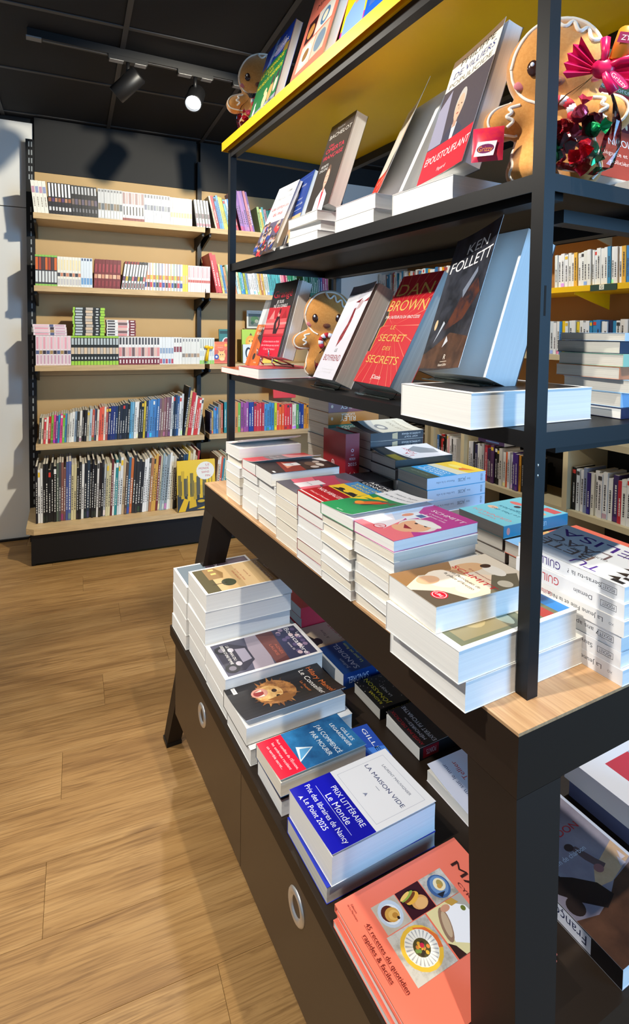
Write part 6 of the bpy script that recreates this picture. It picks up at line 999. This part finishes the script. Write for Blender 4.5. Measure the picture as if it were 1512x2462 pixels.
def candy_mesh(m, seed):
    r = random.Random(seed); b = MB(); vs = []; fs = []; nu, nv = 12, 8
    for j in range(nv+1):
        a = math.pi*j/nv
        for i in range(nu):
            q = 2*math.pi*i/nu; k = 1+r.uniform(-.16, .16); vs.append((.5*k*math.sin(a)*math.cos(q), .5*k*math.sin(a)*math.sin(q), .62*math.cos(a)))
    for j in range(nv):
        for i in range(nu): fs.append((j*nu+i, (j+1)*nu+i, (j+1)*nu+(i+1) % nu, j*nu+(i+1) % nu))
    b.mesh(vs, fs, m)
    for s in (-1, 1):
        n = 9; c = (0, 0, s*.55); rim = [(.42*math.cos(2*math.pi*i/n)*(1+.3*(i % 2)), .42*math.sin(2*math.pi*i/n)*(1+.3*(i % 2)), s*(1.0+.12*(i % 2))) for i in range(n)]
        b.mesh([c]+rim, [(0, 1+i, 1+(i+1) % n) for i in range(n)], m)
    return b.data('sweet')
SW = [candy_mesh(m, i) for i, m in enumerate((FR, FG, FP, FD))]
def candy_bag(loc, h, face, label, seed, bow=True, tilt=0.):
    f = V((face[0], face[1], 0)).normalized(); X = V((-f.y, f.x, 0)); r = random.Random(seed)
    th = empty('candy_bag', frame(loc, X*math.cos(tilt)-V((0, 0, math.sin(tilt))), -f, X*math.sin(tilt)+V((0, 0, math.cos(tilt)))), label, 'sweets bag', 'cellophane bags of sweets')
    prof = [(.0, .0), (.24, .01), (.33, .10), (.36, .28), (.32, .48), (.22, .66), (.10, .80), (.05, .88), (.10, .94), (.19, 1.02)]
    n = 26; vs = []; fs = []
    for j, (rr, z) in enumerate(prof):
        for i in range(n):
            a = 2*math.pi*i/n; k = 1+(.10*math.sin(3*a+j)+.08*(r.random()-.5))*(1 if 0 < j else 0); vs.append((rr*k*math.cos(a)*h, rr*k*math.sin(a)*h*.42, z*h))
    for j in range(len(prof)-1):
        for i in range(n): fs.append((j*n+i, j*n+(i+1) % n, (j+1)*n+(i+1) % n, (j+1)*n+i))
    b = MB(); b.mesh(vs, fs, CELLO); part('cellophane', b, th)
    k = 0
    for z, cnt in ((.10, 3), (.23, 4), (.37, 3), (.48, 2)):
        for i in range(cnt):
            a = 2*math.pi*i/cnt+z*9; R_ = .15 if cnt > 1 else 0
            M = Matrix.Translation((R_*math.cos(a)*h, R_*.45*math.sin(a)*h-.02*h, z*h)) @ Matrix.Rotation(r.uniform(0, 3), 4, 'Z') @ Matrix.Rotation(r.uniform(.6, 2.4), 4, 'X') @ Matrix.Scale(.135*h, 4)
            link('sweet', SW[(0, 1, 0, 2, 3, 0, 1)[k % 7]], th, M); k += 1
    if bow:
        b = MB()
        for s in (-1, 1):
            nn = 9; c = V((0, -.02*h, .88*h)); rim = []
            for i in range(nn+1):
                a = (-.5+1.15*i/nn); rr = .31*h*(1+.10*(i % 2)); rim.append(V((s*rr*math.cos(a), (-.06-.05*(i % 2))*h, (.92*h)+rr*math.sin(a))))
            b.mesh([c]+rim, [(0, 1+i, 2+i) if s > 0 else (0, 2+i, 1+i) for i in range(nn)], PINKR)
        b.ellipsoid((0, -.05*h, .9*h), (.10*h, .06*h, .09*h), PINKR)
        for q, (dx, dz) in enumerate(((.10, -.16), (-.04, .2), (.2, .12))):
            b.tube([(0, -.05*h, .9*h), (dx*h*.6, -.09*h, (.9+dz*.6)*h), (dx*h*1.6, -.08*h, (.9+dz*1.2)*h)], [.03*h, .035*h, .045*h], PINKR, 6)
        bw = part('bow', b, th)
        b = MB(); b.lathe([(0, 0), (.085*h, 0), (.085*h, .26*h), (.07*h, .28*h), (0, .28*h)], ORG, 14, Matrix.Translation((.10*h, -.04*h, .98*h))); part('lollipop_wrapper', b, bw)
        def tf(x, y, lay): return (.04*h+x, -.135*h-lay*LAY*8, 1.10*h+y)
        part('wrapper_label', art_mesh([('r', 0, 0, 1, 1, (150, 40, 90)), ('t', 'ZY', .5, .5, .5, (244, 240, 244), {'fit': .6})], .13*h, .09*h, tf, 0, 'art'), bw)
        part('wrapper_lettering', art_mesh([('r', 0, 0, 1, 1, (150, 40, 90)), ('t', 'ZY', .5, .5, .5, (244, 240, 244), {'fit': .6})], .13*h, .09*h, tf, 0, 'text'), bw)
        def tf2(x, y, lay): return (.06*h+x*.9+y*.3, -.17*h-lay*LAY*8, .80*h+y-x*.55)
        A_ = [('e', .5, .5, .5, .5, (150, 20, 80)), ('e', .5, .5, .46, .42, (226, 60, 130)), ('t', 'Grizzy', .5, .5, .42, (246, 240, 246), {'fit': .76})]
        part('ribbon_tag', art_mesh(A_, .22*h, .075*h, tf2, 0, 'art'), bw); part('ribbon_lettering', art_mesh(A_, .22*h, .075*h, tf2, 0, 'text'), bw)
    return th
candy_bag((.124, .060, Z2+.015), .138, camface(.124, .060), 'clear bag of foil sweets with pink bow before the big plush', 1, True, .30)
candy_bag((.190, .800, Z3+.001), .105, camface(.190, .800), 'small clear bag of red and green sweets beside the plush, lower shelf', 2, False)
candy_bag((.088, 1.083, ZY+.001), .115, camface(.088, 1.083), 'small clear bag of red sweets beside the plush on the yellow shelf', 3, False)
# pink packet
pm = frame((.052, .160, Z2+.038), (.62, -.78, .0), V((.20, .16, .96)).normalized(), V((-.75, -.60, .26)).normalized())
pk_ = empty('sweet_packet', pm, 'small pink packet with white label against the red banded polemic', 'packet')
b = MB(); b.mesh(*(lambda n: ([(.042*(i/n), .052*(j/n), s*.007*(4*(i/n)*(1-i/n))**.5*(4*(j/n)*(1-j/n))**.5) for s in (1, -1) for j in range(n+1) for i in range(n+1)], [((j*(n+1)+i)+o, (j*(n+1)+i+1)+o, ((j+1)*(n+1)+i+1)+o, ((j+1)*(n+1)+i)+o)[::(1 if o == 0 else -1)] for o in (0, (n+1)**2) for j in range(n) for i in range(n)]))(8), mat((200, 24, 90), .3, noise=((230, 60, 60), 90, .2)), True); part('wrapper', b, pk_)
def pf(x, y, lay): return (.004+x+y*.2, .004+y, .0076+lay*LAY)
A_ = [('r', 0, 0, 1, 1, (236, 232, 238)), ('e', .5, .5, .44, .32, (120, 30, 90)), ('t', 'Grizzy', .5, .5, .36, (250, 160, 60), {'fit': .74})]
part('label', art_mesh(A_, .026, .022, pf, 0, 'art'), pk_); part('label_lettering', art_mesh(A_, .026, .022, pf, 0, 'text'), pk_)
